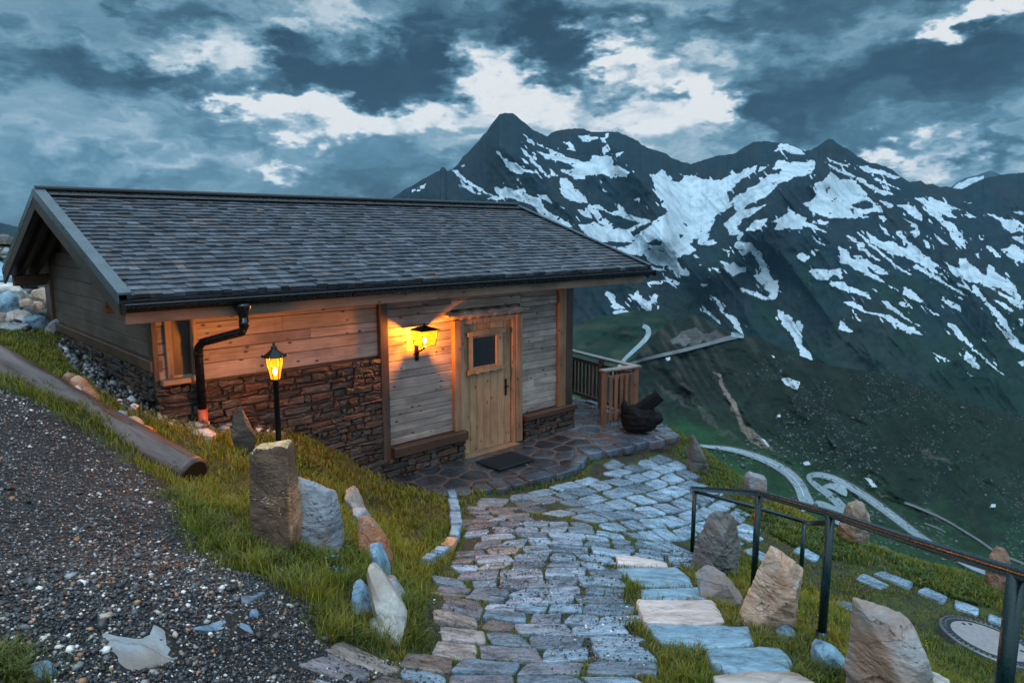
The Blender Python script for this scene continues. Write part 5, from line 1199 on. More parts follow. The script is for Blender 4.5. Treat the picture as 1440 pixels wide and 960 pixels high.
rock('standing_stone', 'rust brown upright stone with orange lichen on its top, in front of the lamp post', 'rock', [(354,632),(362,627),(400,621),(407,624),(414,680),(425,765),(416,775),(358,775),(356,700)], 4.72, .24, M['rock_lichen'], 1, tilt=(.0, .06), rough=.024, extra=4, sub=6)
_t = COL.objects['standing_stone'].data; _c = np.zeros(len(_t.vertices) * 3, np.float32); _t.vertices.foreach_get('co', _c); _c = _c.reshape(-1, 3)
_k = np.clip((_c[:, 0] - .62 * _c[:, 0].max() - .04 * fbm(_c[:, 2] * 6, _c[:, 1] * 6, 3)) / .02, 0, 1)[:, None]; _tt = 1 * (1 - _k) + np.array([3.6, 3.1, 2.6]) * _k
_t.attributes['tint'].data.foreach_set('color', np.hstack([_tt, np.ones((len(_tt), 1))]).astype(np.float32).ravel())
rock('boulder', 'blocky grey boulder half hidden behind the lichen-topped upright stone', 'rock', [(412,668),(428,671),(450,681),(468,687),(479,715),(486,755),(480,775),(410,775),(410,700)], 5.15, .42, M['rock_grey'], 2, tint=(.8, .85, .9), tilt=(.1, .5), sub=6, extra=8)
rock('standing_stone', 'thin leaning brown slab propped against the rubble wall by the downpipe', 'rock', [(326,580),(333,566),(338,569),(346,587),(355,605),(360,614),(352,632),(330,640),(326,605)], 7.55, .10, M['rock_dark'], 3, tint=(.8, .62, .5), tilt=(.05, .3))
rock('rock', 'pale blue rounded stone beside the orange drain collar', 'rock', [(309,585),(313,576),(320,571),(327,575),(328,590),(324,600),(312,600)], 7.65, .16, M['rock_blue'], 4, tint=(1.3, 1.3, 1.3))
rock('rock', 'flat speckled grey stone lying in the grass below the orange drain collar', 'rock', [(265,608),(275,603),(290,603),(303,611),(303,620),(270,620)], 7.0, .22, M['rock_white'], 5, tint=(.75, .75, .75))
for pts, Y, lb, mt, sd, tn in (
    ([(87,530),(94,523),(104,525),(109,537),(103,548),(90,545)], 6.95, 'dark brown lump of rock highest behind the log', 'rock_rust', 6, (.55,.5,.5)),
    ([(107,526),(117,530),(128,543),(142,561),(138,566),(124,560),(112,545)], 6.85, 'curved orange brown stone just behind the log', 'rock_rust', 7, (1,.9,.8)),
    ([(97,545),(110,541),(117,550),(118,562),(106,564)], 6.7, 'small white block of stone against the back of the log', 'rock_white', 8, (1,1,1)),
    ([(160,583),(168,576),(178,578),(180,592),(168,596)], 6.45, 'blue grey stone wedged behind the middle of the log', 'rock_blue', 9, (1,1,1)),
    ([(176,586),(188,584),(198,594),(197,606),(180,604)], 6.35, 'tan stone between the blue grey stone and the orange one behind the log', 'rock_rust', 10, (1,1,.9)),
    ([(193,596),(204,597),(216,607),(215,617),(196,614)], 6.25, 'bright orange lichened stone nearest the cut end of the log', 'rock_rust', 12, (1.4,.8,.4)),
    ([(218,622),(232,624),(246,636),(240,642),(222,636)], 6.15, 'low brown stone sunk in the grass above the cut end of the log', 'rock_rust', 13, (.9,.8,.7)),
    ([(178,606),(196,609),(206,618),(196,622),(182,616)], 6.2, 'flat grey brown stone tucked under the orange lichened stone', 'rock_grey', 14, (.8,.75,.7))):
    rock('rock', lb, 'rock', pts, Y, .18, M[mt], sd, 'stones behind the log', tn, .04, 4)
for pts, Y, th, lb, mt, sd, tn in (
    ([(494,688),(500,685),(507,700),(512,718),(505,724),(498,712)], 7.2, .2, 'pale stone at the top of the row edging the grassy bank', 'rock_white', 21, (.7,.7,.7)),
    ([(505,716),(514,718),(522,735),(524,748),(512,748)], 6.55, .2, 'grey stone second from the top of the row edging the bank', 'rock_grey', 22, (1,1,1)),
    ([(517,730),(528,733),(541,755),(549,785),(540,792),(526,770)], 5.9, .22, 'orange lichened stone in the middle of the row edging the bank', 'rock_rust', 23, (.85,.62,.5)),
    ([(524,768),(533,766),(544,790),(547,815),(538,818),(527,795)], 5.35, .2, 'slim blue white stone between the orange and the big white edging stones', 'rock_blue', 24, (.9,.9,.9)),
    ([(545,816),(556,817),(567,838),(562,850),(550,838)], 5.05, .2, 'small grey stone against the right side of the big white edging stone', 'rock_grey', 25, (1.1,1.1,1.1)),
    ([(523,804),(532,800),(548,825),(564,855),(566,872),(556,885),(540,872),(527,838)], 4.65, .22, 'big white stone leaning on the grassy bank beside the cobbles', 'rock_white', 26, (.80,.79,.76)),
    ([(505,826),(514,824),(526,845),(527,862),(514,856)], 4.6, .2, 'slate stone half buried left of the big white edging stone', 'rock_blue', 27, (.9,.9,.95)),
    ([(524,872),(540,868),(552,884),(548,900),(528,900)], 4.15, .2, 'mottled grey stone at the foot of the big white edging stone', 'rock_grey', 28, (1.2,1.2,1.15))):
    cx_, cy_ = sum(p[0] for p in pts) / len(pts), sum(p[1] for p in pts) / len(pts); pts = [(cx_ + (x - cx_) * 1.45, cy_ + (y - cy_) * 1.18) for x, y in pts]
    rock('edging_stone', lb, 'rock', pts, Y, th * 1.5, M[mt], sd, 'stones edging the grassy bank', tn, .03, 4)
rock('boulder', 'dark grey lumpy boulder just behind the near railing posts', 'rock', [(968,800),(978,760),(990,735),(996,722),(1008,717),(1024,719),(1034,727),(1036,750),(1044,775),(1042,805),(1010,812)], 6.7, .5, M['rock_dark'], 31, EDGE, (1.35,1.4,1.4), .05, 6, (.3, .8), 10, 20)
rock('boulder', 'tall orange and cream pointed boulder between two railing posts', 'rock', [(1084,764),(1092,768),(1108,783),(1131,798),(1128,820),(1116,892),(1040,892),(1037,868),(1055,822),(1074,782)], 4.7, .42, M['rock_rust'], 32, EDGE, (1.15,1.1,1.05), .028, 6, (.2, .7), 10, 26)
rock('boulder', 'big grey boulder with rust flanks at the bottom of the railing', 'rock', [(1199,838),(1216,846),(1252,853),(1280,866),(1292,892),(1308,960),(1304,1000),(1192,1000),(1188,930)], 4.05, .5, M['rock_grey'], 33, EDGE, (1.15,1.08,1.02), .028, 6, (.2, .7), 10, 26)
rock('rock', 'small pale grey stone at the foot of the middle railing post', 'rock', [(1142,906),(1154,898),(1174,908),(1188,924),(1182,942),(1150,945),(1141,925)], 4.35, .2, M['rock_blue'], 34, None, (1.2,1.2,1.2), .04, 4)
rock('standing_stone', 'narrow dark upright stone at the far end of the cobbles', 'rock', [(964,668),(967,640),(971,611),(976,611),(985,626),(995,652),(997,668)], 10.9, .3, M['rock_dark'], 35, EDGE, (.95,.95,.92), .04, 5, (.05, .4))
rock('boulder', 'squat grey block with a pale flat top standing behind the far railing', 'rock', [(1048,706),(1047,670),(1053,662),(1076,669),(1076,706)], 9.9, .3, M['rock_grey'], 36, EDGE, (.9,.9,.95), .03, 4, (.02, .2))
rock('boulder', 'tan rounded boulder seen just over the middle of the railing', 'rock', [(1190,706),(1202,700),(1216,706),(1223,728),(1217,752),(1207,768),(1186,768),(1180,740)], 8.5, .36, M['rock_rust'], 37, EDGE, (.62,.66,.68), .055, 5, (.2, .7), 8)
rock('standing_stone', 'small reddish stone standing in grass beyond the right end of the railing', 'rock', [(1394,776),(1402,766),(1411,767),(1418,776),(1419,830),(1384,834),(1386,806)], 7.45, .25, M['rock_rust'], 38, EDGE, (.62,.50,.46), .055, 5, (.2, .7), 8)
rock('kerb_stone', 'long grey kerb stone sunk in grass between the dark and the orange boulders', 'rock', [(985,796),(1000,793),(1020,806),(1046,838),(1044,852),(1018,838),(992,812)], 5.9, .22, M['rock_grey'], 39, None, (1,1.05,1.1), .04, 4)
rock('rock', 'pale stone at the foot of the big grey boulder with rust flanks', 'rock', [(1296,962),(1310,948),(1335,955),(1345,985),(1300,990)], 4.0, .2, M['rock_white'], 40, None, (.9,.88,.85), .04, 4)
rock('rock', 'little blue grey stone beside the base of the orange and cream boulder', 'rock', [(1092,884),(1104,878),(1118,886),(1120,902),(1096,902)], 4.45, .15, M['rock_blue'], 41, None, (1,1,1.05), .04, 3)
# rock slope past the gable end
KER = 'rocks piled on the slope past the gable end'
PILE = [(-30,432,40,14,13.5,'blue','long pale blue slab highest on the rock slope'),(10,430,46,12,13.4,'blue','flat blue grey slab at the top of the rock slope under the eave end'),
 (8,455,22,10,12.2,'white','white flat rock left on the rock slope below the long slab'),(12,490,20,26,11.3,'blue','big upright blue boulder on the rock slope'),(36,478,14,12,11.6,'rust','mottled brown rock right of the upright blue boulder'),
 (62,465,22,16,12.0,'rust','heap-like tan rock highest beside the hut corner'),(52,478,10,6,11.7,'rust','small tan rock at the foot of the heap-like tan rock'),(40,492,20,12,11.2,'dark','dark rock in the middle of the rock slope'),
 (26,503,26,13,10.9,'white','long white boulder lying below the upright blue one'),(52,506,22,12,10.8,'blue','blue green rounded rock above the turf strip'),(76,498,10,10,11.1,'blue','small slate rock near the hut corner'),
 (80,508,14,11,10.6,'grey','brown grey rock nearest the hut corner'),(66,490,16,8,11.4,'dark','dark flat rock between the tan heap and the turf'),(2,508,16,10,10.8,'grey','grey rock lowest at the left of the rock slope'),
 (20,514,30,6,10.4,'grey','thin grey slab half buried in the turf strip'),(-20,480,24,20,11.5,'grey','large grey rock at the far left of the rock slope'),(0,385,20,8,15.5,'dark','dark rock on the skyline left of the roof'),(-30,500,26,14,10.8,'rust','brown boulder low at the far left of the rock slope')]
for i, (x, y, w_, h_, Y, mt, lb) in enumerate(PILE):
    rr = random.Random(i); y -= 42; w_ *= .92
    pt = [(x + w_ * math.cos(t) * rr.uniform(.85, 1.1), y + h_ * math.sin(t) * rr.uniform(.85, 1.1)) for t in np.linspace(0, 2 * math.pi, 8, endpoint=False)]
    c0 = P(x, y + h_ * .6, Y); hh = h1(c0[0], c0[1])
    o = rock('rock', lb, 'rock', pt, Y, w_ * Y / 1000 * rr.uniform(1.2, 1.8), M['rock_' + mt], 60 + i, KER, tuple(np.array((1, 1, 1)) * rr.uniform(.8, 1.15)), .05, 4, (.2, .7), 6, 12, 0.0, False)
    o.location.z = hh - h_ * Y / 1000 * .25
# flat slabs let into the gravel
def slab(name, label, cat, px, thick, mat, lift=.01, tint=(1, 1, 1), seed=0, group=None, rim=.012, rough=.008):
    W_ = np.array(GP(px)); zt = H(W_[:, 0], W_[:, 1]); A_ = np.column_stack([W_, np.ones(len(W_))]); pl, *_ = np.linalg.lstsq(A_, zt, rcond=None)
    b = MB(); c = W_.mean(0); cz = float(pl[0] * c[0] + pl[1] * c[1] + pl[2])
    flat_stone(b, W_ - c, lambda X, Y_: pl[0] * X + pl[1] * Y_ + lift, thick, np.array(tint, float), rim, .003, rough, seed, .04)
    o = link(name, mesh_np(name, b.v, b.f, np.array(b.t), True, {'rnd': b.r}), mat); o.location = (c[0], c[1], cz); stone_polys.append(W_)
    return tag(o, label, cat, group)
SG = 'flat slabs let into the gravel'
slab('paving_slab', 'pale pink-flecked slab with a pointed corner sunk in the gravel', 'slab', [(140,890),(182,895),(212,892),(216,875),(240,892),(255,912),(252,926),(200,942),(172,944)], .05, M['rock_white'], .004, (.50,.56,.62), 1, SG)
slab('paving_slab', 'kite-shaped blue slab sunk in the gravel right of the pink-flecked one', 'slab', [(265,886),(300,872),(320,856),(345,868),(360,890),(345,895),(300,886)], .05, M['rock_blue'], .004, (.75,.80,.85), 2, SG)
slab('paving_slab', 'thin curved blue sliver of slab above the kite-shaped one', 'slab', [(336,838),(355,840),(374,832),(372,836),(352,848),(342,852)], .04, M['rock_blue'], .01, (.7,.75,.8), 3, SG)
slab('paving_slab', 'small blue slab near the bottom left corner grass', 'slab', [(40,932),(72,926),(85,945),(60,956),(42,952)], .05, M['rock_blue'], .01, (.8,.8,.85), 4, SG)
slab('paving_slab', 'small square blue slab beside the kite-shaped one', 'slab', [(348,858),(362,856),(366,864),(352,868)], .04, M['rock_blue'], .01, (.7,.8,.9), 5, SG)
# stone steps beside the railing
ST = 'stone steps between the cobbles and the railing'
slab('stone_step', 'short white stone block heading the flight of slab steps', 'step', [(866,782),(895,786),(938,795),(940,800),(905,800),(868,796)], .14, M['rock_cream'], .03, (1.1,1.15,1.2), 11, ST)
slab('stone_step', 'blue ridged slab step just under the white block', 'step', [(866,801),(950,800),(968,811),(975,828),(900,828),(884,815)], .12, M['rock_blue'], .02, (1,1,1), 12, ST)
slab('stone_step', 'blue slab step directly above the cream one', 'step', [(900,831),(984,829),(996,848),(902,847)], .12, M['rock_blue'], .025, (1.05,1.05,1.05), 13, ST)
slab('stone_step', 'cream slab step, the palest and broadest of the flight', 'step', [(894,850),(1002,850),(1020,882),(978,885),(905,882)], .13, M['rock_cream'], .045, (1,1,1), 14, ST)
slab('stone_step', 'wide blue slab step directly below the cream one', 'step', [(908,884),(1052,886),(1060,914),(995,918),(930,910)], .13, M['rock_blue'], .035, (1.05,1.05,1.05), 15, ST, .014, .014)
slab('stone_step', 'rough blue slab step with a broken edge near the bottom of the picture', 'step', [(992,920),(1050,917),(1095,919),(1114,935),(1112,955),(1040,958),(1000,945)], .13, M['rock_blue'], .045, (1,1,1), 16, ST, .016, .02)
slab('stone_step', 'pink grey slab step lowest in the picture, cut by its edge', 'step', [(1000,962),(1060,951),(1120,955),(1150,975),(1100,992),(1020,990)], .13, M['rock_white'], .05, (.75,.68,.66), 17, ST)
# stones kerbing the little lawn in front of the terrace
KG = 'upright stones kerbing the small lawn before the terrace'
KL = [((633,691),(637,706),'top'),((637,708),(640,724),'second'),((640,727),(642,744),'third'),((642,746),(638,762),'fourth'),((637,764),(627,776),'fifth'),((625,777),(611,787),'sixth'),((609,788),(597,796),'seventh')]
for i, (a_, b_, lb) in enumerate(KL):
    (x0, y0, z0), (x1, y1, z1) = Gd(*a_), Gd(*b_); d_ = np.array([x1 - x0, y1 - y0]); L_ = np.hypot(*d_); d_ /= L_; nn = np.array([-d_[1], d_[0]]); c = np.array([(x0 + x1) / 2, (y0 + y1) / 2]); wd = .05 + .02 * random.random()
    pq = np.array([-d_ * L_ * .48 - nn * wd, d_ * L_ * .48 - nn * wd * .8, d_ * L_ * .48 + nn * wd, -d_ * L_ * .47 + nn * wd * .9]); b = MB()
    sl_ = (z1 - z0) / L_; tn = (1.1, .8, .6) if i in (4,) else (1, 1.05, 1.1)
    flat_stone(b, pq, lambda X, Y_, d_=d_, sl_=sl_: (X * d_[0] + Y_ * d_[1]) * sl_ + .075, .2, tn, .012, .004, .008, i, .04)
    o = link('kerb_stone', mesh_np('kerb_stone', b.v, b.f, np.array(b.t), True, {'rnd': b.r}), M['rock_blue' if i != 4 else 'rock_rust']); o.location = (c[0], c[1], (z0 + z1) / 2)
    tag(o, lb + ' stone, counted down from the terrace, of the kerb along the small lawn', 'kerb stone', KG)

# ------------------------------------------------------------------ the log
a_ = P(272, 668, 5.95); b_ = P(-10, 506, 7.0); d_ = b_ - a_; far = a_ + d_ * 1.9
ls = 90; nk = 40; Lg = float(np.linalg.norm(far - a_)); d_ = (far - a_) / Lg; up = np.array([0, 0, 1.0]); sx = np.cross(d_, up); sx /= np.linalg.norm(sx); uz = np.cross(sx, d_)
TT, KK = np.meshgrid(np.linspace(0, 1, ls), np.linspace(0, 2 * math.pi, nk, endpoint=False), indexing='ij')
rad = .158 + .012 * TT + .012 * (fbm(TT * 22, np.cos(KK) * 2 + 5, 3, 4) - .5) - .030 * np.clip(ridged(TT * 3.0 + 3, KK * 2.6, 9, 3) - .80, 0, 1) * 3
for (tk, kk, dk) in ((.12, 2.2, .03), (.2, 1.4, .03), (.27, 2.6, .035), (.35, 1.8, .03), (.45, 2.5, .03), (.08, 1.2, .02), (.52, 1.9, .03)):
    rad -= dk * np.exp(-((TT - tk) * 32) ** 2 - ((KK - kk) * 3.5) ** 2)
V = np.stack([TT * Lg, np.cos(KK) * rad, np.sin(KK) * rad], -1).reshape(-1, 3)
F = [(i * nk + k, i * nk + (k + 1) % nk, (i + 1) * nk + (k + 1) % nk, (i + 1) * nk + k) for i in range(ls - 1) for k in range(nk)]
F = [f[::-1] for f in F] + [tuple(range(nk)), tuple((ls - 1) * nk + k for k in range(nk))[::-1]]
lg = link('log', mesh_np('log', V, F, np.ones((len(V), 3)), True, {'rnd': np.full(len(V), .3)}), M['log']); tag(lg, 'long weathered grey log with dark knots lying along the edge of the gravel', 'log')
lg.matrix_world = Matrix(((d_[0], sx[0], uz[0], a_[0]), (d_[1], sx[1], uz[1], a_[1]), (d_[2], sx[2], uz[2], a_[2]), (0, 0, 0, 1)))
b = MB(); b.tube([(-.003, 0, 0), (-.012, 0, 0)], .135, 28, (.35, .22, .12)); b.build('cut_end', M['log'], lg)

# ------------------------------------------------------------------ green steel railing
posts = [((1430, 806), 2.62, .85, .033), ((1168, 722), 4.42, .82, .029), ((1067, 693), 5.45, .85, .026), ((977, 687), 7.6, .78, .024)]
R0 = P(*posts[1][0], posts[1][1])
rl = empty('steel_railing', (R0[0], R0[1], R0[2] - .85)); o0 = np.array(rl.location)
tag(rl, 'dark green steel handrail on round posts running down beside the slab steps', 'railing')
tops = []
for (pt, Y, h_, r_) in posts:
    t = P(*pt, Y); tops.append(t - o0); g_ = h1(t[0], t[1]) - .12
    b = MB(); b.tube([tuple(np.array((t[0], t[1], g_)) - o0), tuple(t - o0)], r_, 16); po = b.build('post', M['greenrail'], rl, True)
    if r_ > .024:
        b = MB(); gb = g_ + .12; b.tube([tuple(np.array((t[0], t[1], gb - .02)) - o0), tuple(np.array((t[0], t[1], gb + .09)) - o0)], r_ * 1.35, 16); b.build('post_collar', M['greenrail'], po, True)
t0 = tops[0] + (tops[0] - tops[1]) * 1.1
crv = [tuple(t0), tuple(tops[0]), tuple(tops[0] * .5 + tops[1] * .5 + np.array([0, 0, -.006])), tuple(tops[1]), tuple((tops[1] + tops[2]) / 2), tuple(tops[2]), tuple(tops[2] * .66 + tops[3] * .34), tuple(tops[2] * .3 + tops[3] * .7), tuple(tops[3]), tuple(tops[3] + (tops[3] - tops[2]) * .06 + np.array([0, 0, .0]))]
b = MB(); b.tube(crv, .027, 18); b.build('handrail', M['greenrail'], rl, True)
p5 = P(1131, 733, 7.1); g5 = h1(p5[0], p5[1]) - .1
b = MB(); b.tube([tuple(np.array((p5[0], p5[1], g5)) - o0), tuple(p5 - o0)], .023, 14); b.build('post', M['greenrail'], rl, True)
pm = tops[1] + np.array([0, 0, -.06])
b = MB(); b.tube([tuple(tops[3] + np.array([0, 0, -.03])), tuple((tops[3] + np.array([0, 0, -.03])) * .5 + (p5 - o0) * .5 + np.array([0, 0, .01])), tuple(p5 - o0), tuple((p5 - o0) * .75 + pm * .25 + np.array([0, 0, -.015])), tuple(pm)], .021, 14); b.build('lower_handrail', M['greenrail'], rl, True)

# ------------------------------------------------------------------ manhole cover
mx_, my_, mz_ = Gd(1392, 905)
mh = empty('manhole_cover', (mx_, my_, mz_ + .03)); tag(mh, 'round manhole cover with a toothed metal ring and grey concrete infill in the grass', 'manhole cover')
zx = (h1(mx_ + .3, my_) - h1(mx_ - .3, my_)) / .6; zy = (h1(mx_, my_ + .3) - h1(mx_, my_ - .3)) / .6
mh.rotation_euler = (math.atan(zy), -math.atan(zx), 0)
M['cast'] = plain('cast_iron_ring', (.16, .18, .20), .4, .6, .4, .5, 30); M['conc'] = plain('concrete_infill', (.25, .23, .235), .65, 0, .25, .4, 25)
b = MB(); b.lathe([(.43, -.10), (.43, .0), (.42, .012), (.375, .012), (.37, .004)], 64); mr = b.build('ring', M['cast'], mh)
b = MB()
for k in range(56):
    t = 2 * math.pi * k / 56; c_, s_ = math.cos(t), math.sin(t); b.bar((.382 * c_, .382 * s_, .013), (.408 * c_, .408 * s_, .013), .020, .010, (0, 0, 1), .002)
mt_ = tag(b.build('teeth', M['black'], mr), kind='stuff')
b = MB(); b.lathe([(.365, -.02), (.365, .010), (.335, .012), (.332, .006)], 64); b.build('rim', M['black'], mh)
b = MB(); b.lathe([(.330, -.02), (.330, .008), (.30, .012), (.001, .014)], 64); cv = b.build('concrete_disc', M['conc'], mh)
for (p, q_) in ((-.10, .25), (-.02, .27), (.22, -.12)):
    b = MB(); b.lathe([(.018, .010), (.018, .017)], 12, (p, q_)); b.build('lifting_hole', M['black'], cv)

# ------------------------------------------------------------------ door mat
cx, cy = hut2w(.30, -.63)
dm = empty('doormat', (cx, cy, .016), HANG); tag(dm, 'black rubber mat lying on the flagstones in front of the door', 'doormat')
b = MB(); b.box(-.36, .36, -.26, .26, .0, .014, .004, 'x'); b.build('mat_base', M['mat'], dm)
b = MB()
for i in range(22): b.box(-.32, .32, -.22 + i * .0205, -.212 + i * .0205, .013, .019, .001, 'x')
b.build('ribs', M['mat'], dm)
# ------------------------------------------------------------------ wooden terrace railing
A1, A2, A3, A4 = P(800, 492, 14.2), P(846, 502, 13.25), P(894, 515, 12.45), P(850, 521, 12.05)
zr_ = A4[2]
wr_ = empty('wooden_railing', (A3[0], A3[1], 0)); tag(wr_, 'brown wooden balustrade with a wet pale cap closing the terrace at the hut corner', 'railing'); o0 = np.array((A3[0], A3[1], 0))
nodes = [np.array((*(A1[:2] + (A1[:2] - A2[:2]) * 1.8), zr_)), np.array((A1[0], A1[1], zr_)), np.array((A2[0], A2[1], zr_)), np.array((A3[0], A3[1], zr_)), np.array((A4[0], A4[1], zr_))]
for k, nd in enumerate(nodes):
    b = MB(); q_ = nd - o0; b.box(q_[0] - .05, q_[0] + .05, q_[1] - .05, q_[1] + .05, -.02, zr_ - .02, .008, 'z'); b.build('post', M['rail_z'], wr_)
for k, (p, q_) in enumerate(zip(nodes[:-1], nodes[1:])):
    p = p - o0; q_ = q_ - o0; L_ = np.linalg.norm(q_ - p); d_ = (q_ - p) / L_
    b = MB(); b.bar(tuple(p - d_ * .06 + np.array([0, 0, k % 2 * .002])), tuple(q_ + d_ * .07 + np.array([0, 0, k % 2 * .002])), .15, .035, (0, 0, 1), .006, (1.6, 1.7, 1.8)); b.build('top_rail', M['rail_x'], wr_)
    for nm, zz, hh in (('upper_rail', zr_ - .14, .07), ('bottom_rail', .12, .07)):
        b = MB(); b.bar((p[0] + d_[0] * .045, p[1] + d_[1] * .045, zz), (q_[0] - d_[0] * .045, q_[1] - d_[1] * .045, zz), .045, hh, (0, 0, 1), .006); b.build(nm, M['rail_z'], wr_)
    nb = max(3, int(L_ / .135))
    for i in range(nb):
        c_ = p + (q_ - p) * (i + 1) / (nb + 1); nx = np.array([-d_[1], d_[0]]) * .038
        b = MB(); b.bar((c_[0] + nx[0], c_[1] + nx[1], .06), (c_[0] + nx[0], c_[1] + nx[1], zr_ - .12), .075, .022, (nx[0], nx[1], 0), .004, tuple(np.ones(3) * random.uniform(.7, 1.3))); b.build('baluster', M['rail_z'], wr_)
# ------------------------------------------------------------------ black covered shape at the railing end
bx_ = P(900, 608, 11.6)
bd = empty('covered_object', (bx_[0], bx_[1], .01)); tag(bd, 'black lumpy covered shape with a stubby slanted arm beside the terrace balustrade', 'covered object')
D, F = ico(5)
n3_ = fbm3(D * 1.6 + 3, 5, 4) - .5
Vb = D * np.array([.30, .27, .30]) * (1 + n3_[:, None] * .38); Vb[:, 2] = np.where(Vb[:, 2] < -.16, -.16 - (Vb[:, 2] + .16) * -.25, Vb[:, 2]); Vb[:, 2] = np.where(Vb[:, 2] > .19, .19 + (Vb[:, 2] - .19) * .35, Vb[:, 2])
fold = (ridged(D[:, 0] * 3 + D[:, 1] * 2, D[:, 2] * 5 + 2, 4, 3) - .5) * .035; Vb += D * fold[:, None]; Vb -= np.array([.02, 0, Vb[:, 2].min()])
link('cover', mesh_np('cover', Vb, F, np.ones((len(Vb), 3)), True), M['bundle'], bd)
b = MB(); b.bar((-.06, -.02, .34), (.20, -.03, .54), .22, .19, (0, 0, 1), .03); b.bar((.19, -.03, .52), (.30, -.03, .62), .20, .18, (0, 0, 1), .03); b.build('arm', M['bundle'], bd)
Vc = D * np.array([.13, .12, .11]) * (1 + n3_[:, None] * .5) + np.array([.24, -.04, .22]); link('side_bulge', mesh_np('side_bulge', Vc, F, np.ones((len(Vc), 3)), True), M['bundle'], bd)
Vc = D * np.array([.06, .08, .14]) * (1 + n3_[:, None] * .4) + np.array([-.28, -.04, .40]); link('flap', mesh_np('flap', Vc, F, np.ones((len(Vc), 3)), True), M['bundle'], bd)

# ================================================================== LOOSE STONE, GRASS, FLOWERS
def scatter_octa(name, X, Y_, Z, S, C, mat, flat=.6):
    n = len(X); base = np.array([(1, 0, 0), (0, 1, 0), (-1, 0, 0), (0, -1, 0), (0, 0, 1), (0, 0, -1)], float)
    base = np.vstack([base, [(.68, .68, .42), (-.68, .68, .42), (-.68, -.68, .42), (.68, -.68, .42)]])
    fc = np.array([(0, 6, 4), (6, 1, 4), (1, 7, 4), (7, 2, 4), (2, 8, 4), (8, 3, 4), (3, 9, 4), (9, 0, 4), (1, 0, 5), (2, 1, 5), (3, 2, 5), (0, 3, 5), (0, 1, 6), (1, 2, 7), (2, 3, 8), (3, 0, 9)])
    k = len(base); a = RNG.uniform(0, 2 * math.pi, n); V = base[None] * (1 + RNG.uniform(-.28, .28, (n, k, 3)))
    V = V * np.stack([np.ones(n), RNG.uniform(.55, 1, n), RNG.uniform(.4, .9, n) * flat / .6], -1)[:, None]
    tl = RNG.uniform(-.4, .4, n); ct, st = np.cos(tl)[:, None], np.sin(tl)[:, None]; V = np.stack([V[..., 0] * ct - V[..., 2] * st, V[..., 1], V[..., 0] * st + V[..., 2] * ct], -1)
    ca, sa = np.cos(a)[:, None], np.sin(a)[:, None]; V = np.stack([V[..., 0] * ca - V[..., 1] * sa, V[..., 0] * sa + V[..., 1] * ca, V[..., 2]], -1) * S[:, None, None]
    V += np.stack([X, Y_, Z + S * .15], -1)[:, None]
    Fq = (fc[None] + (np.arange(n) * k)[:, None, None]).reshape(-1, 3)
    return link(name, mesh_np(name, V.reshape(-1, 3), Fq, np.repeat(C, k, 0), False), mat)
M['pebble'] = tinted('pebble_stone', .45, 30, .35, .3, .005, False, .6)
PAL = np.array([(.016,.018,.021),(.034,.037,.042),(.075,.08,.09),(.20,.21,.22),(.62,.62,.62),(.34,.30,.26),(.30,.16,.08),(.10,.15,.18)])
def pcols(n, w): w = np.array(w, float); return PAL[RNG.choice(8, n, p=w / w.sum())] * RNG.uniform(.75, 1.2, (n, 1))
def in_stones(X, Y_, polys):
    r = np.zeros(X.shape, bool)
    for pl in polys:
        x0, y0 = pl.min(0); x1, y1 = pl.max(0); k = np.nonzero((X > x0) & (X < x1) & (Y_ > y0) & (Y_ < y1))[0]
        if len(k): r[k] |= inpoly(X[k], Y_[k], pl)
    return r
N = 150000
u_ = RNG.random(N); Yg = 1.7 + 7.2 * u_ ** 1.7; Xg = RNG.uniform(-1, 1, N) * 0 - .0 - RNG.random(N) * (.85 * Yg + .6)
k = inpoly(Xg + RNG.normal(0, .06, N), Yg + RNG.normal(0, .06, N), Z_GRAVEL); Xg, Yg = Xg[k], Yg[k]
S = np.clip(RNG.lognormal(-5.30, .45, len(Xg)), .0025, .020); big_ = RNG.random(len(Xg)); S[big_ < .02] *= 1.8; S[big_ < .004] *= 1.7; pt_ = fbm(Xg * 1.1 + 4, Yg * 1.1, 66, 4); S = S * (.75 + .9 * pt_)
k = ~in_stones(Xg, Yg, stone_polys) | (RNG.random(len(Xg)) < .03); Xg, Yg, S = Xg[k], Yg[k], S[k]
cg_ = pcols(len(Xg), (42, 28, 13, 6, 5, 4.5, 4.5, 2)) * (.55 + .9 * fbm(Xg * 1.1 + 4, Yg * 1.1, 66, 4))[:, None] * np.array([1.06, 1.0, .93])
g1 = scatter_octa('gravel', Xg, Yg, Hg(Xg, Yg), S, cg_, M['pebble']); tag(g1, kind='stuff')
tag(g1, 'dark gravel flecked with white and rust stones', 'gravel')
# chippings strayed over the cobbles
N = 34000; Xg = RNG.uniform(-1.0, 2.0, N); Yg = RNG.uniform(2.2, 7.4, N)
k = inpoly(Xg, Yg, Z_PATH) & (fbm(Xg * 1.5, Yg * 1.5, 44, 4) + RNG.normal(0, .05, N) > .50); Xg, Yg = Xg[k], Yg[k]
S = np.clip(RNG.lognormal(-5.2, .4, len(Xg)), .003, .016); on = in_stones(Xg, Yg, stone_polys)
keep_ = ~on | (RNG.random(len(Xg)) < .35); Xg, Yg, S, on = Xg[keep_], Yg[keep_], S[keep_], on[keep_]
g2 = scatter_octa('chippings', Xg, Yg, Hg(Xg, Yg) + np.where(on, .034, .006), S, pcols(len(Xg), (34, 26, 10, 5, 7, 4, 2, 1)), M['pebble']); tag(g2, 'dark stone chippings strewn over the lower cobbles', 'chippings', kind='stuff')
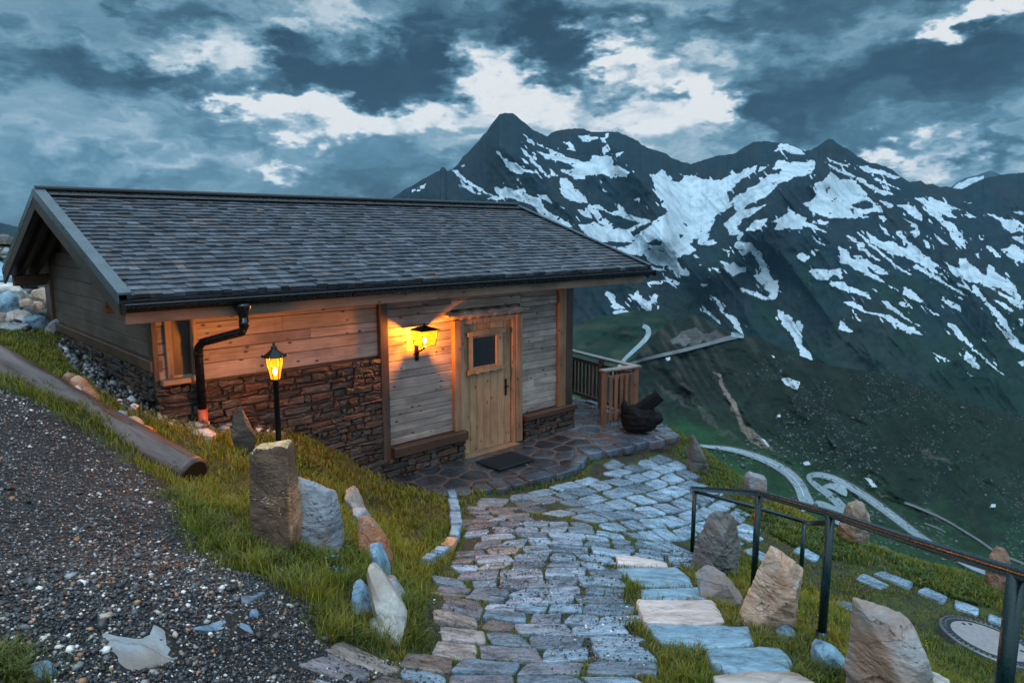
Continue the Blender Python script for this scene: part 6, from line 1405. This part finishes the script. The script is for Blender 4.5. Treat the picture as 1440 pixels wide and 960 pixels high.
# rubble drain along the walls
N = 9000; Xg = RNG.uniform(-8, -2.2, N); Yg = RNG.uniform(5.8, 12, N); k = inpoly(Xg, Yg, Z_RUBBLE); Xg, Yg = Xg[k], Yg[k]
S = np.clip(RNG.lognormal(-3.55, .42, len(Xg)), .012, .075)
g3_ = scatter_octa('rubble', Xg, Yg, Hg(Xg, Yg), S, pcols(len(Xg), (10, 24, 28, 16, 5, 4, 2, 4)), M['pebble'], .75); tag(g3_, 'grey drainage stones heaped along the foot of the hut walls', 'rubble', kind='stuff')
N = 1800; Xg = RNG.uniform(-13, -6.3, N); Yg = RNG.uniform(9.4, 16, N); Zs = CZ + 0 * Xg
S = np.clip(RNG.lognormal(-2.7, .5, N), .03, .20); k = (Yg > 10.3 + .0 * Xg) & (fbm(Xg * .9, Yg * .9, 3, 3) > .42); Xg, Yg, S = Xg[k], Yg[k], S[k]
hx, hy = w2hut(Xg, Yg); k = ~((hx > -4.5) & (hy < 5.5)); Xg, Yg, S = Xg[k], Yg[k], S[k]
g4 = scatter_octa('rubble', Xg, Yg, Hg(Xg, Yg), S, pcols(len(Xg), (6, 16, 26, 20, 8, 6, 5, 9)), M['rock_grey'] if False else M['pebble'], .7); tag(g4, 'broken rocks strewn between the boulders on the slope', 'rubble', kind='stuff')

mg_, Gg, pg = new_mat('grass_blades'); t_ = Gg.n('ShaderNodeAttribute', attribute_name='tint').outputs['Color']; Gg.set(pg.inputs['Base Color'], t_); pg.inputs['Roughness'].default_value = .5
pg.inputs['Specular IOR Level'].default_value = .3
trl = Gg.n('ShaderNodeBsdfTranslucent', i_0=t_); mxs = Gg.n('ShaderNodeMixShader', i_0=.3, i_1=pg.outputs[0], i_2=trl.outputs[0])
Gg.t.links.new(mxs.outputs[0], [n_ for n_ in Gg.t.nodes if n_.type == 'OUTPUT_MATERIAL'][0].inputs[0]); M['grass'] = mg_
def blades(name, X, Y_, Z, L, Wd, C, lean=.5):
    n = len(X); a = RNG.uniform(0, 2 * math.pi, n); ln = RNG.uniform(.1, lean, n) * L; dx_, dy_ = np.cos(a) * ln, np.sin(a) * ln; pa = a + RNG.uniform(-.6, .6, n) + math.pi / 2; wx_, wy_ = np.cos(pa) * Wd / 2, np.sin(pa) * Wd / 2
    V = np.zeros((n, 6, 3))
    for j, (t, w_, bend, hgt) in enumerate(((0, 1, 0, 0), (.55, .8, .35, .62), (1, .12, 1.0, 1.0))):
        for s_, q_ in ((-1, 0), (1, 1)):
            V[:, j * 2 + q_] = np.stack([X + dx_ * bend + s_ * wx_ * w_, Y_ + dy_ * bend + s_ * wy_ * w_, Z - .01 + L * hgt * (1 - .25 * bend * lean)], -1)
    b0 = (np.arange(n) * 6)[:, None, None]; Fq = (np.array([(0, 1, 3, 2), (2, 3, 5, 4)])[None] + b0).reshape(-1, 4)
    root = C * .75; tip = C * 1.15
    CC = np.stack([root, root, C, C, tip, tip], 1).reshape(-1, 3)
    return link(name, mesh_np(name, V.reshape(-1, 3), Fq, CC, True), M['grass'])
# everything solid that grass must not grow through
solid = []
for o in COL.objects:
    if o.type == 'MESH' and o.parent is None and o.get('category') in ('rock', 'step', 'slab', 'kerb stone'):
        co = np.zeros(len(o.data.vertices) * 3, np.float32); o.data.vertices.foreach_get('co', co); co = co.reshape(-1, 3); mn, mx2 = co.min(0), co.max(0)
        if o.get('category') in ('step', 'slab'): continue
        sx_, sy_ = (mx2[0] - mn[0]) * .38, (mx2[1] - mn[1]) * .38; cx, cy = o.location.x + (mn[0] + mx2[0]) / 2, o.location.y + (mn[1] + mx2[1]) / 2
        solid.append(np.array([(cx + sx_ * math.cos(t), cy + sy_ * math.sin(t)) for t in np.linspace(0, 2 * math.pi, 10, endpoint=False)]))
N = 620000
Yq = 1.9 + 11.5 * RNG.random(N) ** 1.45; Xq = RNG.uniform(-1, 1, N) * (.80 * Yq + .7)
hx, hy = w2hut(Xq, Yq); zone_g = inpoly(Xq + RNG.normal(0, .05, N), Yq + RNG.normal(0, .05, N), Z_GRAVEL); zone_p = inpoly(Xq, Yq, Z_PATH); zone_r = inpoly(Xq, Yq, Z_RUBBLE)
cl = fbm(Xq * 2.2, Yq * 2.2, 71, 4); cl2 = fbm(Xq * 7, Yq * 7, 73, 3)
onst = in_stones(Xq, Yq, stone_polys + solid)
bad = onst | zone_g | inpoly(Xq, Yq, TERRW) | ((hx > SL) & (hx < SR) & (hy > -.10)) | (np.hypot(Xq - mx_, Yq - my_) < .46)
pr_ = np.where(zone_p, np.clip((cl - .43) * 5, .12, .9) * np.where((Xq > 2.4) & (Yq < 8.3), 1.9, .95) + np.where((Xq > 2.4) & (Yq < 8.3), .45, 0), np.where(zone_r, .04, np.clip(.55 + (cl2 - .42) * 2.2, .25, 1)))
k = ~bad & (RNG.random(N) < pr_); Xq, Yq, cl, cl2, zone_p = Xq[k], Yq[k], cl[k], cl2[k], zone_p[k]
Lb = RNG.uniform(.03, .075, len(Xq)) * (.6 + 1.0 * cl2) * np.where(zone_p, .55, 1.0)
mound = (Xq < -.55) & (Yq < 7.5); Lb = Lb * np.where(mound, 1.5, 1.0); Lb *= np.where(cl > .56, 1.35, 1)
Wb = RNG.uniform(.0035, .0065, len(Xq)) * np.clip(Yq / 5, .8, 1.8)
G1, G2, G3 = np.array([.075, .135, .010]), np.array([.23, .205, .012]), np.array([.26, .18, .045])
mixv = np.clip((fbm(Xq * 1.3, Yq * 1.3, 88, 4) - .36) * 2.6 + RNG.normal(0, .18, len(Xq)), 0, 1)[:, None]
mixv = np.clip(mixv + np.where(Xq < -.5, .28, 0)[:, None], 0, 1)
Cc = G1 * (1 - mixv) + G2 * mixv; dry = (RNG.random(len(Xq)) < .17)[:, None]; Cc = np.where(dry, G3, Cc) * RNG.uniform(.65, 1.3, (len(Xq), 1))
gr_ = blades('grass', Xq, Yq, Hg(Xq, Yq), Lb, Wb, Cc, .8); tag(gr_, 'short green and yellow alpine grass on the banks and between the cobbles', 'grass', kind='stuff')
# long tufts
TX_, TY_, TL_ = [], [], []
tuft_px = [(300,770),(330,790),(365,800),(385,790),(410,800),(440,790),(470,800),(350,770),(490,820),(300,740),(455,870),(470,890),(480,905),(500,900),(520,905),(545,900),(575,890),(590,900),(560,900),(445,760),(410,820),(430,830),(1075,900),(1100,910),(1130,905),(1090,925),(1150,945),(1170,950),(1010,870),(1035,885),(960,905),(985,915),(970,930),(870,840),(885,880),(560,840),(575,860),(0,940),(15,955),(35,960),(-15,950),(10,930),(1040,900),(1210,960),(1320,940),(1340,930),(1000,815),(1020,840),(265,700),(275,720),(420,780),(240,700),(960,800),(585,800),(590,880),(1110,950),(1065,940)]
for (x, y) in tuft_px:
    gx_, gy_, _ = Gd(x, y); n = 190; r = np.abs(RNG.normal(0, .10, n)); a = RNG.uniform(0, 6.28, n); TX_.append(gx_ + r * np.cos(a)); TY_.append(gy_ + r * np.sin(a)); TL_.append(RNG.uniform(.07, .15, n) * np.exp(-r * 3))
TX_, TY_, TL_ = map(np.concatenate, (TX_, TY_, TL_)); k = ~in_stones(TX_, TY_, stone_polys + solid); TX_, TY_, TL_ = TX_[k], TY_[k], TL_[k]
mv = RNG.random((len(TX_), 1)); Cc = (np.array([.055, .10, .014]) * (1 - mv) + np.array([.14, .14, .025]) * mv) * RNG.uniform(.6, 1.3, (len(TX_), 1)); Cc = np.where(RNG.random((len(TX_), 1)) < .12, np.array([.22, .17, .08]), Cc)
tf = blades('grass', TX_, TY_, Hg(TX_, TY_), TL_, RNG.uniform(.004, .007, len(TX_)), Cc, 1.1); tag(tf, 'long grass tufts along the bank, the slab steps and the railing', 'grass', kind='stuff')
# boulders scattered over the far slope
N = 5200; xq_ = RNG.uniform(1000, 1450, N); yq_ = RNG.uniform(500, 860, N)
s_l, f_l = lut(MS, xq_), lut(MF, xq_); dn_ = fbm(xq_ / 60, yq_ / 40, 57, 4) + .25 * np.exp(-(polydist(xq_, yq_, [(1210,520),(1240,560),(1300,610),(1340,650)]) / 18) ** 2) + .20 * np.exp(-(polydist(xq_, yq_, [(1150,560),(1130,600),(1165,640)]) / 32) ** 2)
k = (yq_ > s_l + 6) & (dn_ + RNG.normal(0, .05, N) > .53) & (yq_ < f_l + 60); xq_, yq_ = xq_[k], yq_[k]
pq_ = Pn(xq_, yq_, mid_depth(xq_, yq_) * .9985); S = np.clip(RNG.lognormal(-.55, .5, len(xq_)), .3, 2.4)
o = scatter_octa('scree', pq_[:, 0], pq_[:, 1], pq_[:, 2], S, np.array([.060, .075, .078]) * RNG.uniform(.5, 1.5, (len(xq_), 1)), M['pebble'], .8); tag(o, 'pale boulders scattered over the dark slope across the valley', 'scree', kind='stuff')
# broad-leaved plants on the outer bank
N = 26000; base_px = [Gd(x, y)[:2] for x, y in ((1010,660),(1060,715),(1110,745),(1160,765),(1220,785),(1280,800),(1340,825),(1400,845),(1250,815),(1190,790),(1310,840),(1130,775),(1420,870),(990,690),(420,640),(480,790),(500,770),(590,845))]
cidx = RNG.integers(0, len(base_px), N); bp = np.array(base_px)[cidx]; Xw = bp[:, 0] + RNG.normal(0, .30, N); Yw = bp[:, 1] + RNG.normal(0, .30, N)
k = ~in_stones(Xw, Yw, stone_polys + solid) & ~inpoly(Xw, Yw, Z_PATH) & (fbm(Xw * 3, Yw * 3, 5, 3) > .45); Xw, Yw = Xw[k], Yw[k]
wd = blades('weeds', Xw, Yw, Hg(Xw, Yw) + .01, RNG.uniform(.02, .07, len(Xw)), RNG.uniform(.012, .024, len(Xw)), np.array([.050, .085, .014]) * RNG.uniform(.6, 1.6, (len(Xw), 1)), 1.4); tag(wd, 'low broad-leaved weeds along the outer bank', 'weeds', kind='stuff')
def flowers(name, label, pxs, n, col, size, spread=.05):
    XX, YY = [], []
    for x, y in pxs:
        gx_, gy_, _ = Gd(x, y); XX.append(gx_ + RNG.normal(0, spread, n)); YY.append(gy_ + RNG.normal(0, spread, n))
    XX, YY = np.concatenate(XX), np.concatenate(YY); k = ~in_stones(XX, YY, stone_polys + solid); XX, YY = XX[k], YY[k]; nn_ = len(XX)
    a = np.arange(5) * 2 * math.pi / 5; ring = np.stack([np.cos(a), np.sin(a), 0 * a], -1); ring = np.vstack([ring, [[0, 0, -.3]]]); fc = np.array([(i, (i + 1) % 5, 5) for i in range(5)])
    V = ring[None] * (size * RNG.uniform(.7, 1.2, nn_))[:, None, None]; V += np.stack([XX, YY, Hg(XX, YY) + RNG.uniform(.03, .08, nn_)], -1)[:, None]
    o = link(name, mesh_np(name, V.reshape(-1, 3), (fc[None] + (np.arange(nn_) * 6)[:, None, None]).reshape(-1, 3), np.tile(np.array(col), (nn_ * 6, 1))), M['grass']); tag(o, label, 'flowers', kind='stuff')
flowers('blue_flowers', 'tiny bright blue flowers in the grass below the grey boulder', [(478,742),(482,764),(474,772),(468,790),(476,808),(504,770)], 7, (.05, .30, .75), .009, .035)
flowers('yellow_flowers', 'tiny yellow flowers dotted through the grass', [(300,650),(330,670),(350,650),(270,640),(430,660),(1060,700),(1150,760),(1250,800),(1330,830),(1180,900),(1200,890),(620,740),(560,740),(970,640),(1000,660),(1110,860),(450,700),(1290,905),(1050,935)], 9, (.75, .48, .03), .006, .22)
